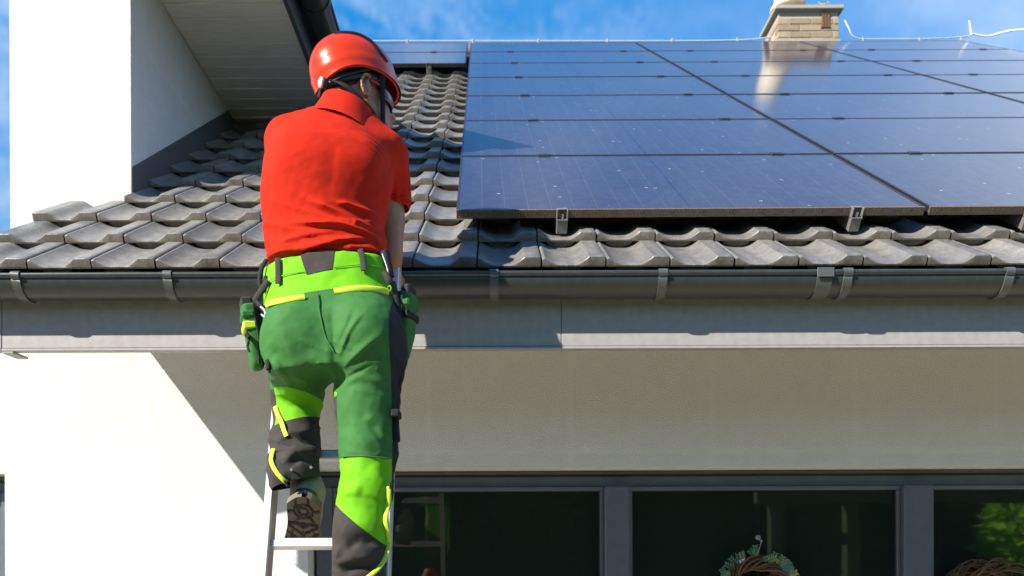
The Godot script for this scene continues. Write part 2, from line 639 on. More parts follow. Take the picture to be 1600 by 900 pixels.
# ---------------------------------------------------------------- materials
func materials() -> void:
	var fine := noise_image(512, 0.06, 3, 4)
	var mid := noise_image(512, 0.012, 7, 5)
	var coarse := noise_image(256, 0.012, 9, 3)
	var grit := noise_image(1024, 0.11, 21, 3)
	var fine_t := tex(fine)
	var mid_t := tex(mid)
	# plaster, sprayed and floated
	var m := mat("plaster", L(0.80, 0.79, 0.76), 0.92)
	var speck := Image.create(1024, 1024, false, Image.FORMAT_L8)
	for y in 1024:
		for x in 1024:
			var v := 0.80 * pow(grit.get_pixel(x, y).r, 0.8) + 0.20 * mid.get_pixel(x / 2, y / 2).r
			speck.set_pixel(x, y, Color(v, v, v))
	grain(m, tinted(speck, L(0.64, 0.632, 0.610), L(0.85, 0.845, 0.830)), tex(grit), 1.6, 0.45)
	# engobed clay: clouded grey with dust, darker specks and a few pale lichen spots
	var tile_tones := []
	for k in 4:
		var im := Image.create(512, 512, false, Image.FORMAT_RGB8)
		var g := 0.94 + 0.05 * k
		for y in 512:
			for x in 512:
				var v := 0.55 * mid.get_pixel((x + 97 * k) % 512, y).r + 0.45 * fine.get_pixel(x, (y + 61 * k) % 512).r
				var tone := L(0.130, 0.124, 0.115).lerp(L(0.228, 0.218, 0.203), smoothstep(0.25, 0.75, v))
				var s := grit.get_pixel((x * 2 + 31 * k) % 1024, y * 2).r
				if s > 0.80:
					tone = tone.lerp(L(0.36, 0.34, 0.30), (s - 0.80) * 3.0)
				elif s < 0.20:
					tone = tone.lerp(L(0.08, 0.07, 0.06), (0.20 - s) * 3.0)
				im.set_pixel(x, y, (tone * g).linear_to_srgb())
		tile_tones.append(tex(im))
	for k in 4:
		var t := mat("tile%d" % k, L(0.2, 0.19, 0.18), 0.34 + 0.04 * k)
		grain(t, tile_tones[k], fine_t, 2.0 + 0.3 * k, 0.05)
		t.vertex_color_use_as_albedo = true
	m = mat("metal_grey", L(0.19, 0.19, 0.185), 0.42)
	grain(m, tinted(mid, L(0.165, 0.168, 0.168), L(0.205, 0.205, 0.20)), fine_t, 1.7, 0.012)
	m = mat("gutter_grey", L(0.12, 0.125, 0.125), 0.32)
	grain(m, tinted(mid, L(0.034, 0.038, 0.037), L(0.050, 0.054, 0.051)), fine_t, 2.9, 0.008)
	m = mat("bracket_grey", L(0.085, 0.090, 0.088), 0.38)
	m = mat("fascia", L(0.30, 0.29, 0.275), 0.5)
	grain(m, tinted(mid, L(0.285, 0.275, 0.260), L(0.345, 0.333, 0.315)), fine_t, 3.1, 0.02)
	m = mat("flashing", L(0.075, 0.08, 0.085), 0.55)
	m = mat("soffit_wood", L(0.55, 0.5, 0.44), 0.7)
	var wood := noise_image(512, 0.02, 31, 4)
	grain(m, tinted(wood, L(0.70, 0.66, 0.60), L(0.82, 0.79, 0.73)), null, 1.0, 0.0)
	m.uv1_scale = Vector3(0.7, 3.0, 6.0)
	m = mat("window_frame", L(0.115, 0.125, 0.145), 0.38)
	grain(m, tinted(mid, L(0.10, 0.110, 0.128), L(0.125, 0.135, 0.155)), null, 2.0, 0.0)
	m = mat("gasket", L(0.012, 0.012, 0.013), 0.6)
	var glass := mat("glass", L(0.02, 0.03, 0.025), 0.02)
	glass.transparency = BaseMaterial3D.TRANSPARENCY_ALPHA
	glass.albedo_color.a = 0.30
	m = mat("room", L(0.52, 0.49, 0.43), 0.9)
	mat("room_floor", L(0.20, 0.12, 0.07), 0.5)
	m = mat("deck", L(0.03, 0.03, 0.03), 0.9)
	m = mat("ridge_tile", L(0.17, 0.165, 0.155), 0.5)
	# solar panels
	var cells := mat("cells", L(1, 1, 1), 0.11)
	cells.albedo_texture = cell_picture()
	cells.albedo_color = Color.WHITE
	cells.metallic_specular = 0.38
	var dirt := noise_image(512, 0.035, 77, 5)
	m = mat("panel_frame", L(0.02, 0.02, 0.022), 0.4)
	m = mat("panel_edge", L(0.1, 0.08, 0.06), 0.75)
	grain(m, tinted(dirt, L(0.005, 0.004, 0.003), L(0.27, 0.195, 0.125)), null, 4.3, 0.0)
	m.uv1_scale = Vector3(9.0, 3.5, 3.5)
	m = mat("aluminium", L(0.62, 0.61, 0.59), 0.34, 0.85)
	m = mat("rail_metal", L(0.20, 0.19, 0.175), 0.55, 0.3)
	# chimney
	for k in 4:
		var b: StandardMaterial3D = mat("brick%d" % k, L(1, 1, 1), 0.9)
		var g2: float = [0.70, 0.84, 0.77, 0.92][k]
		grain(b, tinted(mid, L(0.33, 0.24, 0.15) * g2, L(0.50, 0.40, 0.27) * g2), fine_t, 6.0 + k, 0.1)
	m = mat("mortar", L(0.42, 0.38, 0.32), 0.95)
	m = mat("concrete", L(0.34, 0.32, 0.28), 0.85)
	m = mat("cream_clay", L(0.66, 0.58, 0.44), 0.6)
	m = mat("rust", L(0.15, 0.075, 0.045), 0.8)
	m = mat("wire", L(0.58, 0.62, 0.66), 0.4, 0.2)
	# garden
	m = mat("lawn", L(0.055, 0.085, 0.025), 0.95)
	grain(m, tinted(mid, L(0.075, 0.088, 0.028), L(0.125, 0.130, 0.050)), null, 0.9, 0.0)
	m = mat("paving", L(0.42, 0.38, 0.31), 0.9)
	grain(m, tinted(mid, L(0.44, 0.385, 0.295), L(0.52, 0.46, 0.36)), fine_t, 0.8, 0.1)
	m = mat("bark", L(0.08, 0.055, 0.035), 0.95)
	m = mat("dark_leaf", L(0.050, 0.105, 0.028), 0.7)
	m.backlight_enabled = true
	m.backlight = Color(0.25, 0.42, 0.08)
	m = mat("light_leaf", L(0.24, 0.38, 0.045), 0.6)
	m.backlight_enabled = true
	m.backlight = Color(0.75, 1.0, 0.16)
	m = mat("pergola_wood", L(0.075, 0.115, 0.045), 0.8)
	# ladder
	m = mat("ladder_metal", L(0.62, 0.61, 0.60), 0.42, 0.35)
	# wreath
	m = mat("twig", L(0.16, 0.085, 0.04), 0.85)
	m = mat("twig_dark", L(0.085, 0.05, 0.028), 0.85)
	m = mat("grey_leaf", L(0.11, 0.20, 0.13), 0.7)
	m = mat("yellow_leaf", L(0.42, 0.40, 0.06), 0.7)
	m = mat("white_bud", L(0.6, 0.6, 0.52), 0.7)
	m = mat("clear_plastic", L(0.55, 0.6, 0.58), 0.15)
	m.transparency = BaseMaterial3D.TRANSPARENCY_ALPHA
	m.albedo_color.a = 0.45

# dark half-cells with thin seams and pale conductor lines, dust specks on the glass
func cell_picture() -> ImageTexture:
	var w := 2048
	var h := 1024
	var im := Image.create(w, h, false, Image.FORMAT_RGB8)
	var base := L(0.032, 0.032, 0.054)
	im.fill(base.linear_to_srgb())
	var r := RandomNumberGenerator.new()
	r.seed = 12
	var cw := w / 20.0
	var ch := h / 6.0
	for i in 20:
		for j in 6:
			var g := r.randf_range(0.92, 1.08)
			im.fill_rect(Rect2i(int(i * cw) + 2, int(j * ch) + 2, int(cw) - 3, int(ch) - 3), (base * g).linear_to_srgb())
	for j in 6 * 9:                      # conductors along the panel
		im.fill_rect(Rect2i(0, int((j + 0.5) * ch / 9.0), w, 1), L(0.040, 0.045, 0.080).linear_to_srgb())
	for i in range(1, 20):               # seams between cells
		im.fill_rect(Rect2i(int(i * cw), 0, 2, h), L(0.080, 0.086, 0.115).linear_to_srgb())
	for j in range(1, 6):
		im.fill_rect(Rect2i(0, int(j * ch), w, 1), L(0.03, 0.034, 0.06).linear_to_srgb())
	im.fill_rect(Rect2i(w / 2 - 6, 0, 12, h), L(0.016, 0.02, 0.05).linear_to_srgb())
	# dried dust: soft patches with a grain, streaks down the slope, specks
	var n := FastNoiseLite.new()
	n.seed = 8; n.frequency = 0.012; n.fractal_octaves = 5
	var streak := FastNoiseLite.new()
	streak.seed = 18; streak.frequency = 0.05; streak.fractal_octaves = 3
	for y in h:
		for x in w:
			var a := 0.04 + 0.07 * clampf(n.get_noise_2d(x, y) + 0.35, 0.0, 1.0) + 0.05 * clampf(streak.get_noise_2d(x, y * 0.03), 0.0, 1.0)
			im.set_pixel(x, y, im.get_pixel(x, y).lerp(Color(0.60, 0.60, 0.66), a))
	for k in 170:
		var x := r.randi_range(2, w - 8)
		var y := r.randi_range(2, h - 8)
		var s := r.randi_range(1, 3)
		im.fill_rect(Rect2i(x, y, s, s * r.randi_range(1, 2)), Color(0.72, 0.72, 0.72, 1).lerp(im.get_pixel(x, y), r.randf() * 0.6))
	for k in 16:
		var x := r.randi_range(10, w - 30)
		var y := r.randi_range(10, h - 30)
		for q in 26:
			im.fill_rect(Rect2i(x + r.randi_range(-7, 7), y + r.randi_range(-6, 6), r.randi_range(1, 3), r.randi_range(1, 3)), Color(0.8, 0.8, 0.78))
	return tex(im)

# ---------------------------------------------------------------- ground
func ground() -> void:
	var st := begin()
	box(st, Vector3(-120, -0.5, -120), Vector3(120, -0.03, 120))
	structure("lawn", done(st), M.lawn)
	structure("terrace_paving", box_mesh(Vector3(-5.5, -0.026, -3.5), Vector3(9.5, 0.0, -0.9), 0.004), M.paving)

# ---------------------------------------------------------------- house
func roof_point(x: float, up: float, off: float) -> Vector3:
	return EAVE + Vector3(x, sin(PITCH) * up + cos(PITCH) * off, -cos(PITCH) * up + sin(PITCH) * off)

# the height of a tile's top across its width (0 to 1)
func tile_height(t: float, verge: bool) -> float:
	var h := 0.0
	if verge:
		if t < 0.21:
			return 0.027
		h = lerpf(0.027, 0.0, smoothstep(0.21, 0.42, t))
	else:
		h = 0.022 if t < 0.045 else 0.022 * pow(1.0 - clampf((t - 0.045) / 0.30, 0.0, 1.0), 2.0)
	var r := pow(clampf((t - 0.52) / 0.225, 0.0, 1.0), 1.7)
	return maxf(h, 0.027 * r)

func tile_mesh(verge: bool) -> ArrayMesh:
	var w := TILE_W * (1.18 if verge else 1.0)
	var x0 := TILE_W - w
	var gap := 0.0024
	var st := begin()
	var us: Array = [0.0, 0.02, 0.045, 0.08, 0.12, 0.17, 0.22, 0.28, 0.35, 0.44, 0.52, 0.58, 0.63, 0.67, 0.71, 0.745, 0.765, 0.9, 0.985, 1.0]
	if verge:
		us = [0.0, 0.012, 0.1, 0.19, 0.21, 0.25, 0.30, 0.35, 0.42, 0.47, 0.52, 0.58, 0.63, 0.67, 0.71, 0.745, 0.765, 0.9, 0.985, 1.0]
	var vs := [0.0, 0.0035, 0.012, 0.05, 0.34]
	var tone := Color(1, 1, 1)
	var at := func(u: float, v: float) -> Vector3:
		var h := tile_height(u, verge)
		if u <= 0.001 or u >= 0.999:
			h -= 0.0035
		var lift: float = 0.032 * (1.0 - v / GAUGE)
		var nose := 0.0
		if v < 0.001:
			nose = 0.0025 + h * 0.06
		elif v < 0.01:
			nose = 0.0006 + h * 0.02
		return Vector3(x0 + gap + u * (w - 2.0 * gap), h + lift - nose, -v - maxf(0.0, 0.010 - v) * h * 14.0)
	st.set_color(tone)
	for i in us.size() - 1:
		# creases: rim, pan and flank, crown
		var mid_u: float = (us[i] + us[i + 1]) / 2.0
		st.set_smooth_group(1 if mid_u < (0.21 if verge else 0.045) else 2 if mid_u < 0.745 else 3)
		for j in vs.size() - 1:
			var a: Vector3 = at.call(us[i], vs[j])
			var b: Vector3 = at.call(us[i + 1], vs[j])
			var c: Vector3 = at.call(us[i + 1], vs[j + 1])
			var d: Vector3 = at.call(us[i], vs[j + 1])
			quad_out(st, a, b, c, d, (a + c) / 2.0 - Vector3(0, 0.1, 0))
	# front face with its thin projecting lower lip, browned along the foot
	st.set_smooth_group(-1)
	var low := 0.032 - 0.0080
	var brown := Color(0.78, 0.66, 0.52)
	var edge := Color(1.15, 1.0, 0.82)
	for i in us.size() - 1:
		var a: Vector3 = at.call(us[i], 0.0)
		var b: Vector3 = at.call(us[i + 1], 0.0)
		var a1 := Vector3(a.x, minf(a.y, low + 0.005), 0.002)
		var b1 := Vector3(b.x, minf(b.y, low + 0.005), 0.002)
		var a2 := Vector3(a.x, low, 0.002)
		var b2 := Vector3(b.x, low, 0.002)
		var a3 := Vector3(a.x, low - 0.001, -0.03)
		var b3 := Vector3(b.x, low - 0.001, -0.03)
		var back := Vector3(a.x, low + 0.01, -0.1)
		if a.y > low + 0.0051 or b.y > low + 0.0051:
			for q in [[a, tone], [a1, brown], [b1, brown], [a, tone], [b1, brown], [b, tone]]:
				st.set_color(q[1]); st.add_vertex(q[0])
		st.set_color(edge)
		quad_out(st, a1, b1, b2, a2, back)
		st.set_color(brown)
		quad_out(st, a2, b2, b3, a3, Vector3(a.x, low + 0.05, -0.02))
	st.set_color(tone)
	# the ends at the sides
	for s in [0, us.size() - 1]:
		for j in vs.size() - 1:
			var a: Vector3 = at.call(us[s], vs[j])
			var b: Vector3 = at.call(us[s], vs[j + 1])
			var a2 := Vector3(a.x, low - 0.032 * vs[j] / GAUGE, a.z)
			var b2 := Vector3(b.x, low - 0.032 * vs[j + 1] / GAUGE, b.z)
			quad_out(st, a, b, b2, a2, Vector3(x0 + w / 2.0, a.y, a.z))
	# the tongue under the pan
	st.set_color(Color(0.85, 0.78, 0.68))
	var n := 10
	for k in n:
		var t0 := float(k) / n
		var t1 := float(k + 1) / n
		var xa := x0 + w * lerpf(0.14, 0.66, t0)
		var xb := x0 + w * lerpf(0.14, 0.66, t1)
		var da := low - 0.026 * sqrt(sin(PI * t0))
		var db := low - 0.026 * sqrt(sin(PI * t1))
		quad_out(st, Vector3(xa, low, -0.013), Vector3(xb, low, -0.013), Vector3(xb, db, -0.013), Vector3(xa, da, -0.013), Vector3(xa, low, -0.2))
		quad_out(st, Vector3(xa, da, -0.013), Vector3(xb, db, -0.013), Vector3(xb, db + 0.006, -0.06), Vector3(xa, da + 0.006, -0.06), Vector3(xa, low + 0.1, -0.03))
	return done(st)

func house() -> void:
	var h := thing("house", "white plastered house with grey tiled roof, gutter and dark framed windows", "house")
	walls(h)
	windows(h)
	roof(h)
	eave(h)
	upper_wing(h)
	chimney(h)

func walls(h: Node3D) -> void:
	var z0 := WALL_Z
	var z1 := WALL_Z - 0.36
	var st := begin()
	# piers, lintels and the parapet-high stretch at the left, butted round the openings
	box(st, Vector3(-2.118, 0.0, z1), Vector3(-1.585, 3.3, z0))
	box(st, Vector3(-1.585, 0.0, z1), Vector3(-0.814, 3.13, z0))
	box(st, Vector3(-0.814, 2.085, z1), Vector3(3.30, 3.13, z0))
	box(st, Vector3(3.30, 0.0, z1), Vector3(11.4, 3.13, z0))
	part("front_wall", done(st), M.plaster, h)
	st = begin()
	box(st, Vector3(-2.146, 0.0, z1), Vector3(-2.118, 2.86, z0))
	box(st, Vector3(-3.10, 2.068, z1), Vector3(-2.146, 2.86, z0))
	box(st, Vector3(-3.10, 0.0, z1), Vector3(-2.146, 0.75, z0))
	box(st, Vector3(-4.6, 0.0, z1), Vector3(-3.10, 2.86, z0))
	part("side_wall", done(st), M.plaster, h)
	part("wall_coping", box_mesh(Vector3(-4.62, 2.86, z1 - 0.02), Vector3(-2.125, 2.885, z0 + 0.02), 0.004), M.metal_grey, h)
	# the rooms behind: floor, ceiling and walls with thickness
	st = begin()
	box(st, Vector3(-4.6, -0.2, -15.0), Vector3(11.4, 0.05, z1))
	part("room_floor", done(st), M.room_floor, h)
	st = begin()
	box(st, Vector3(-4.6, 2.45, -15.0), Vector3(11.4, 2.6, z1))
	part("room_ceiling", done(st), M.room, h)
	st = begin()
	box(st, Vector3(-1.2, 0.05, -8.0), Vector3(11.4, 2.45, -7.8))
	box(st, Vector3(-1.2, 0.05, -7.8), Vector3(-1.0, 2.45, z1))
	box(st, Vector3(4.4, 0.05, -7.8), Vector3(4.6, 2.45, z1))
	box(st, Vector3(-4.6, 0.05, -6.2), Vector3(-1.2, 2.45, -6.0))
	part("room_walls", done(st), M.room, h)
	st = begin()
	box(st, Vector3(-4.6, -0.2, -15.2), Vector3(11.4, 2.6, -15.0))
	box(st, Vector3(11.2, -0.2, -15.0), Vector3(11.4, 3.0, z1))
	box(st, Vector3(-4.6, 0.0, -15.0), Vector3(-4.4, 2.86, z1))
	part("outer_wall", done(st), M.plaster, h)

func window(h: Node3D, called: String, xs: Array, y0: float, y1: float, posts: Array) -> void:
	var o := Node3D.new()
	o.name = called
	h.add_child(o, true)
	var zf := WALL_Z - 0.105          # face of the outer frame
	var zb := WALL_Z - 0.185
	var x0: float = xs[0]
	var x1: float = xs[1]
	part("frame_head", box_mesh(Vector3(x0, y1 - 0.075, zb), Vector3(x1, y1 - 0.001, zf - 0.045), 0.004), M.window_frame, o)
	part("head_groove", box_mesh(Vector3(x0, y1 - 0.028, zf - 0.047), Vector3(x1, y1 - 0.018, zf - 0.041), 0.001), M.gasket, o)
	part("frame_sill", box_mesh(Vector3(x0, y0, zb), Vector3(x1, y0 + 0.09, zf), 0.004), M.window_frame, o)
	part("frame_jamb", box_mesh(Vector3(x0, y0 + 0.09, zb), Vector3(x0 + 0.07, y1 - 0.075, zf - 0.001), 0.004), M.window_frame, o)
	part("frame_jamb", box_mesh(Vector3(x1 - 0.07, y0 + 0.09, zb), Vector3(x1, y1 - 0.075, zf - 0.001), 0.004), M.window_frame, o)
	var edges := [x0 + 0.07]
	for p in posts:
		part("mullion", box_mesh(Vector3(p[0], y0 + 0.09, zb), Vector3(p[1], y1 - 0.0755, zf + 0.012), 0.006), M.window_frame, o)
		edges.append(p[0])
		edges.append(p[1])
	edges.append(x1 - 0.07)
	for k in range(0, edges.size(), 2):
		var a: float = edges[k]
		var b: float = edges[k + 1]
		var lo := y0 + 0.09
		var hi := y1 - 0.0755
		var e := 0.018
		var st := begin()
		box(st, Vector3(a, hi - e, zb + 0.005), Vector3(b, hi, zf - 0.018), 0.003)
		box(st, Vector3(a, lo, zb + 0.005), Vector3(b, lo + e, zf - 0.018), 0.003)
		box(st, Vector3(a, lo + e, zb + 0.005), Vector3(a + e, hi - e, zf - 0.018), 0.003)
		box(st, Vector3(b - e, lo + e, zb + 0.005), Vector3(b, hi - e, zf - 0.018), 0.003)
		part("glazing_bead", done(st), M.window_frame, o)
		st = begin()
		var g := 0.005
		var f := e + g
		box(st, Vector3(a + e, hi - f, zf - 0.05), Vector3(b - e, hi - e, zf - 0.030))
		box(st, Vector3(a + e, lo + e, zf - 0.05), Vector3(b - e, lo + f, zf - 0.030))
		box(st, Vector3(a + e, lo + f, zf - 0.05), Vector3(a + f, hi - f, zf - 0.030))
		box(st, Vector3(b - f, lo + f, zf - 0.05), Vector3(b - e, hi - f, zf - 0.030))
		part("gasket", done(st), M.gasket, o)
		part("pane", box_mesh(Vector3(a + f, lo + f, zf - 0.040), Vector3(b - f, hi - f, zf - 0.034)), M.glass, o)
		part("pane", box_mesh(Vector3(a + e, lo + e, zf - 0.057), Vector3(b - e, hi - e, zf - 0.052)), M.glass, o)
		part("pane", box_mesh(Vector3(a + e, lo + e, zf - 0.073), Vector3(b - e, hi - e, zf - 0.068)), M.glass, o)

func windows(h: Node3D) -> void:
	window(h, "window", [-0.800, 3.285], 0.06, 2.0845, [[0.507, 0.617], [1.859, 1.992]])
	window(h, "window", [-3.085, -2.160], 0.765, 2.0675, [[-2.66, -2.58]])

func roof(h: Node3D) -> void:
	var r := Node3D.new()
	r.name = "roof"
	h.add_child(r)
	r.position = EAVE
	r.rotation.x = PITCH
	var len := 7.64                       # eave to ridge along the slope
	# boarded deck under the tiles, hipped at the right
	var st := begin()
	var deck := [Vector3(ROOF_LEFT + 0.02, 0, -0.03), Vector3(11.5, 0, -0.03), Vector3(5.41, 0, -len), Vector3(ROOF_LEFT + 0.02, 0, -len)]
	for s in [-0.008, -0.07]:
		for k in [[0, 1, 2], [0, 2, 3]]:
			tri_out(st, deck[k[0]] + Vector3(0, s, 0), deck[k[1]] + Vector3(0, s, 0), deck[k[2]] + Vector3(0, s, 0), Vector3(1, -0.039, -3))
	for k in 4:
		var a: Vector3 = deck[k]
		var b: Vector3 = deck[(k + 1) % 4]
		quad_out(st, a + Vector3(0, -0.008, 0), b + Vector3(0, -0.008, 0), b + Vector3(0, -0.07, 0), a + Vector3(0, -0.07, 0), Vector3(3, -0.039, -3))
	part("roof_deck", done(st), M.deck, r)
	# tiles: the rows in view one by one
	var plain := tile_mesh(false)
	var verge := tile_mesh(true)
	var first := int(round((ROOF_LEFT + 0.05) / TILE_W))
	for row in 26:
		var d := 2.75 + row * GAUGE * cos(PITCH)
		for col in range(-8, 20):
			var x := -0.05 + TILE_W * col
			var right := x + TILE_W
			if row >= 5 and x > 0.15:
				continue
			if row >= 19 and x > -1.7:
				continue
			if x > 0.69 * d + 1.6:
				continue
			if d > 3.45 and right < -1.50 + TILE_W * 0.5:
				continue
			if d > 5.2 and right < -0.95:
				continue
			var o := part("roof_tile", verge if col == -8 else plain, M["tile%d" % rng.randi_range(0, 3)], r, Vector3(x + rng.randf_range(-0.001, 0.001), rng.randf_range(-0.001, 0.0015), -row * GAUGE + rng.randf_range(-0.002, 0.002)))
			o.rotation.y = rng.randf_range(-0.004, 0.004)
	# ridge
	st = begin()
	tube(st, [Vector3(-2.0, 0.0, -len - 0.03), Vector3(5.41, 0.0, -len - 0.03)], 0.075, 12)
	part("ridge_cap", done(st), M.ridge_tile, r)
	# far slope and hip, seen only from elsewhere
	var top := EAVE + Vector3(0, sin(PITCH) * len, -cos(PITCH) * len)
	st = begin()
	var a := Vector3(-2.0, top.y - 0.03, top.z - 0.02)
	var b := Vector3(5.41, top.y - 0.03, top.z - 0.02)
	var c := Vector3(11.5, 2.66, -15.3)
	var d2 := Vector3(-2.0, 2.66, -15.3)
	var e := Vector3(11.55, 2.66, -2.75)
	quad_out(st, a, b, c, d2, Vector3(0, -10, -9))
	tri_out(st, b, c, e, Vector3(0, -10, -9))
	tri_out(st, a, d2, Vector3(-2.0, 2.66, top.z), Vector3(0, 3, top.z))
	part("rear_slope", done(st), M.ridge_tile, h)
	# verge board along the left edge
	var t := Transform3D(Basis(Vector3.RIGHT, PITCH), EAVE)
	part("verge_board", box_mesh(Vector3(ROOF_LEFT - 0.004, -0.20, -1.0), Vector3(ROOF_LEFT + 0.018, -0.008, -0.065), 0.002, t), M.fascia, h)

func half_round(cy: float, cz: float, r: float, thick: float, from := 0.0, to := PI, n := 16) -> Array:
	var p := []
	for k in n + 1:
		var g := from + (to - from) * k / n
		p.append(Vector2(cy - sin(g) * r, cz + cos(g) * r))
	for k in n + 1:
		var g := to - (to - from) * k / n
		p.append(Vector2(cy - sin(g) * (r - thick), cz + cos(g) * (r - thick)))
	return p

func eave(h: Node3D) -> void:
	var gy := 2.648
	var gz := -2.735
	var gr := 0.060
	var g := Node3D.new()
	g.name = "gutter"
	h.add_child(g)
	var st := begin()
	extrude_x(st, half_round(gy, gz, gr, 0.003), ROOF_LEFT - 0.06, 9.0)
	part("trough", done(st), M.gutter_grey, g)
	st = begin()
	tube(st, [Vector3(ROOF_LEFT - 0.06, gy + 0.006, gz + gr), Vector3(9.0, gy + 0.006, gz + gr)], 0.0095, 10)
	part("lip", done(st), M.gutter_grey, g)
	st = begin()
	for x in [ROOF_LEFT - 0.058]:
		var prof := half_round(gy, gz, gr - 0.002, gr - 0.004)
		extrude_x(st, prof, x - 0.002, x)
	part("end_cap", done(st), M.gutter_grey, g)
	for x in [-1.590, -1.083, -0.545, 0.008, 0.572, 1.190, 1.730, 2.30, 2.87]:
		st = begin()
		extrude_x(st, half_round(gy, gz, gr + 0.0055, 0.005, 0.1, PI - 0.05), x - 0.0145, x + 0.0145)
		var lip := []
		for k in 12:
			var q := PI * 0.75 - TAU * 0.8 * k / 11.0
			lip.append(Vector2(gy + 0.006 + sin(q) * 0.0145, gz + gr + cos(q) * 0.0145))
		for k in 12:
			var q := PI * 0.75 - TAU * 0.8 * (11 - k) / 11.0
			lip.append(Vector2(gy + 0.006 + sin(q) * 0.0105, gz + gr + cos(q) * 0.0105))
		extrude_x(st, lip, x - 0.0145, x + 0.0145)
		box(st, Vector3(x - 0.0145, gy - 0.03, gz - gr - 0.010), Vector3(x + 0.0145, gy + 0.09, gz - gr - 0.005))
		part("gutter_bracket", done(st), M.bracket_grey, g)
	st = begin()
	extrude_x(st, half_round(gy, gz, gr + 0.004, 0.0035, 0.05, PI - 0.03), 1.088, 1.138)
	box(st, Vector3(1.085, gy - 0.012, gz + gr + 0.008), Vector3(1.141, gy + 0.019, gz + gr + 0.012), 0.001)
	part("gutter_union", done(st), M.bracket_grey, g)
	# fascia of folded sheet, in lengths
	var f := Node3D.new()
	f.name = "fascia"
	h.add_child(f)
	var zf := -2.800
	for x in [[ROOF_LEFT - 0.03, -1.717], [-1.715, 0.242], [0.244, 2.6], [2.602, 9.0]]:
		st = begin()
		box(st, Vector3(x[0], 2.441, zf - 0.026), Vector3(x[1], 2.705, zf), 0.002)
		part("fascia_board", done(st), M.fascia, f)
		st = begin()
		box(st, Vector3(x[0], 2.4315, zf - 0.030), Vector3(x[1], 2.4400, zf + 0.004), 0.001)
		part("drip_edge", done(st), M.fascia, f)
	st = begin()
	box(st, Vector3(-1.714, 2.424, zf - 0.09), Vector3(-1.675, 2.4312, zf + 0.002), 0.001)
	part("corner_fold", done(st), M.fascia, f)
	# boarded underside of the overhang, along the rafters
	var t := Transform3D(Basis(Vector3.RIGHT, PITCH), EAVE)
	for k in 5:
		st = begin()
		box(st, Vector3(ROOF_LEFT + 0.02, -0.088, -0.10 - 0.165 * (k + 1) + 0.004), Vector3(9.0, -0.072, -0.10 - 0.165 * k), 0.002, t)
		part("overhang_board", done(st), M.soffit_wood, f)

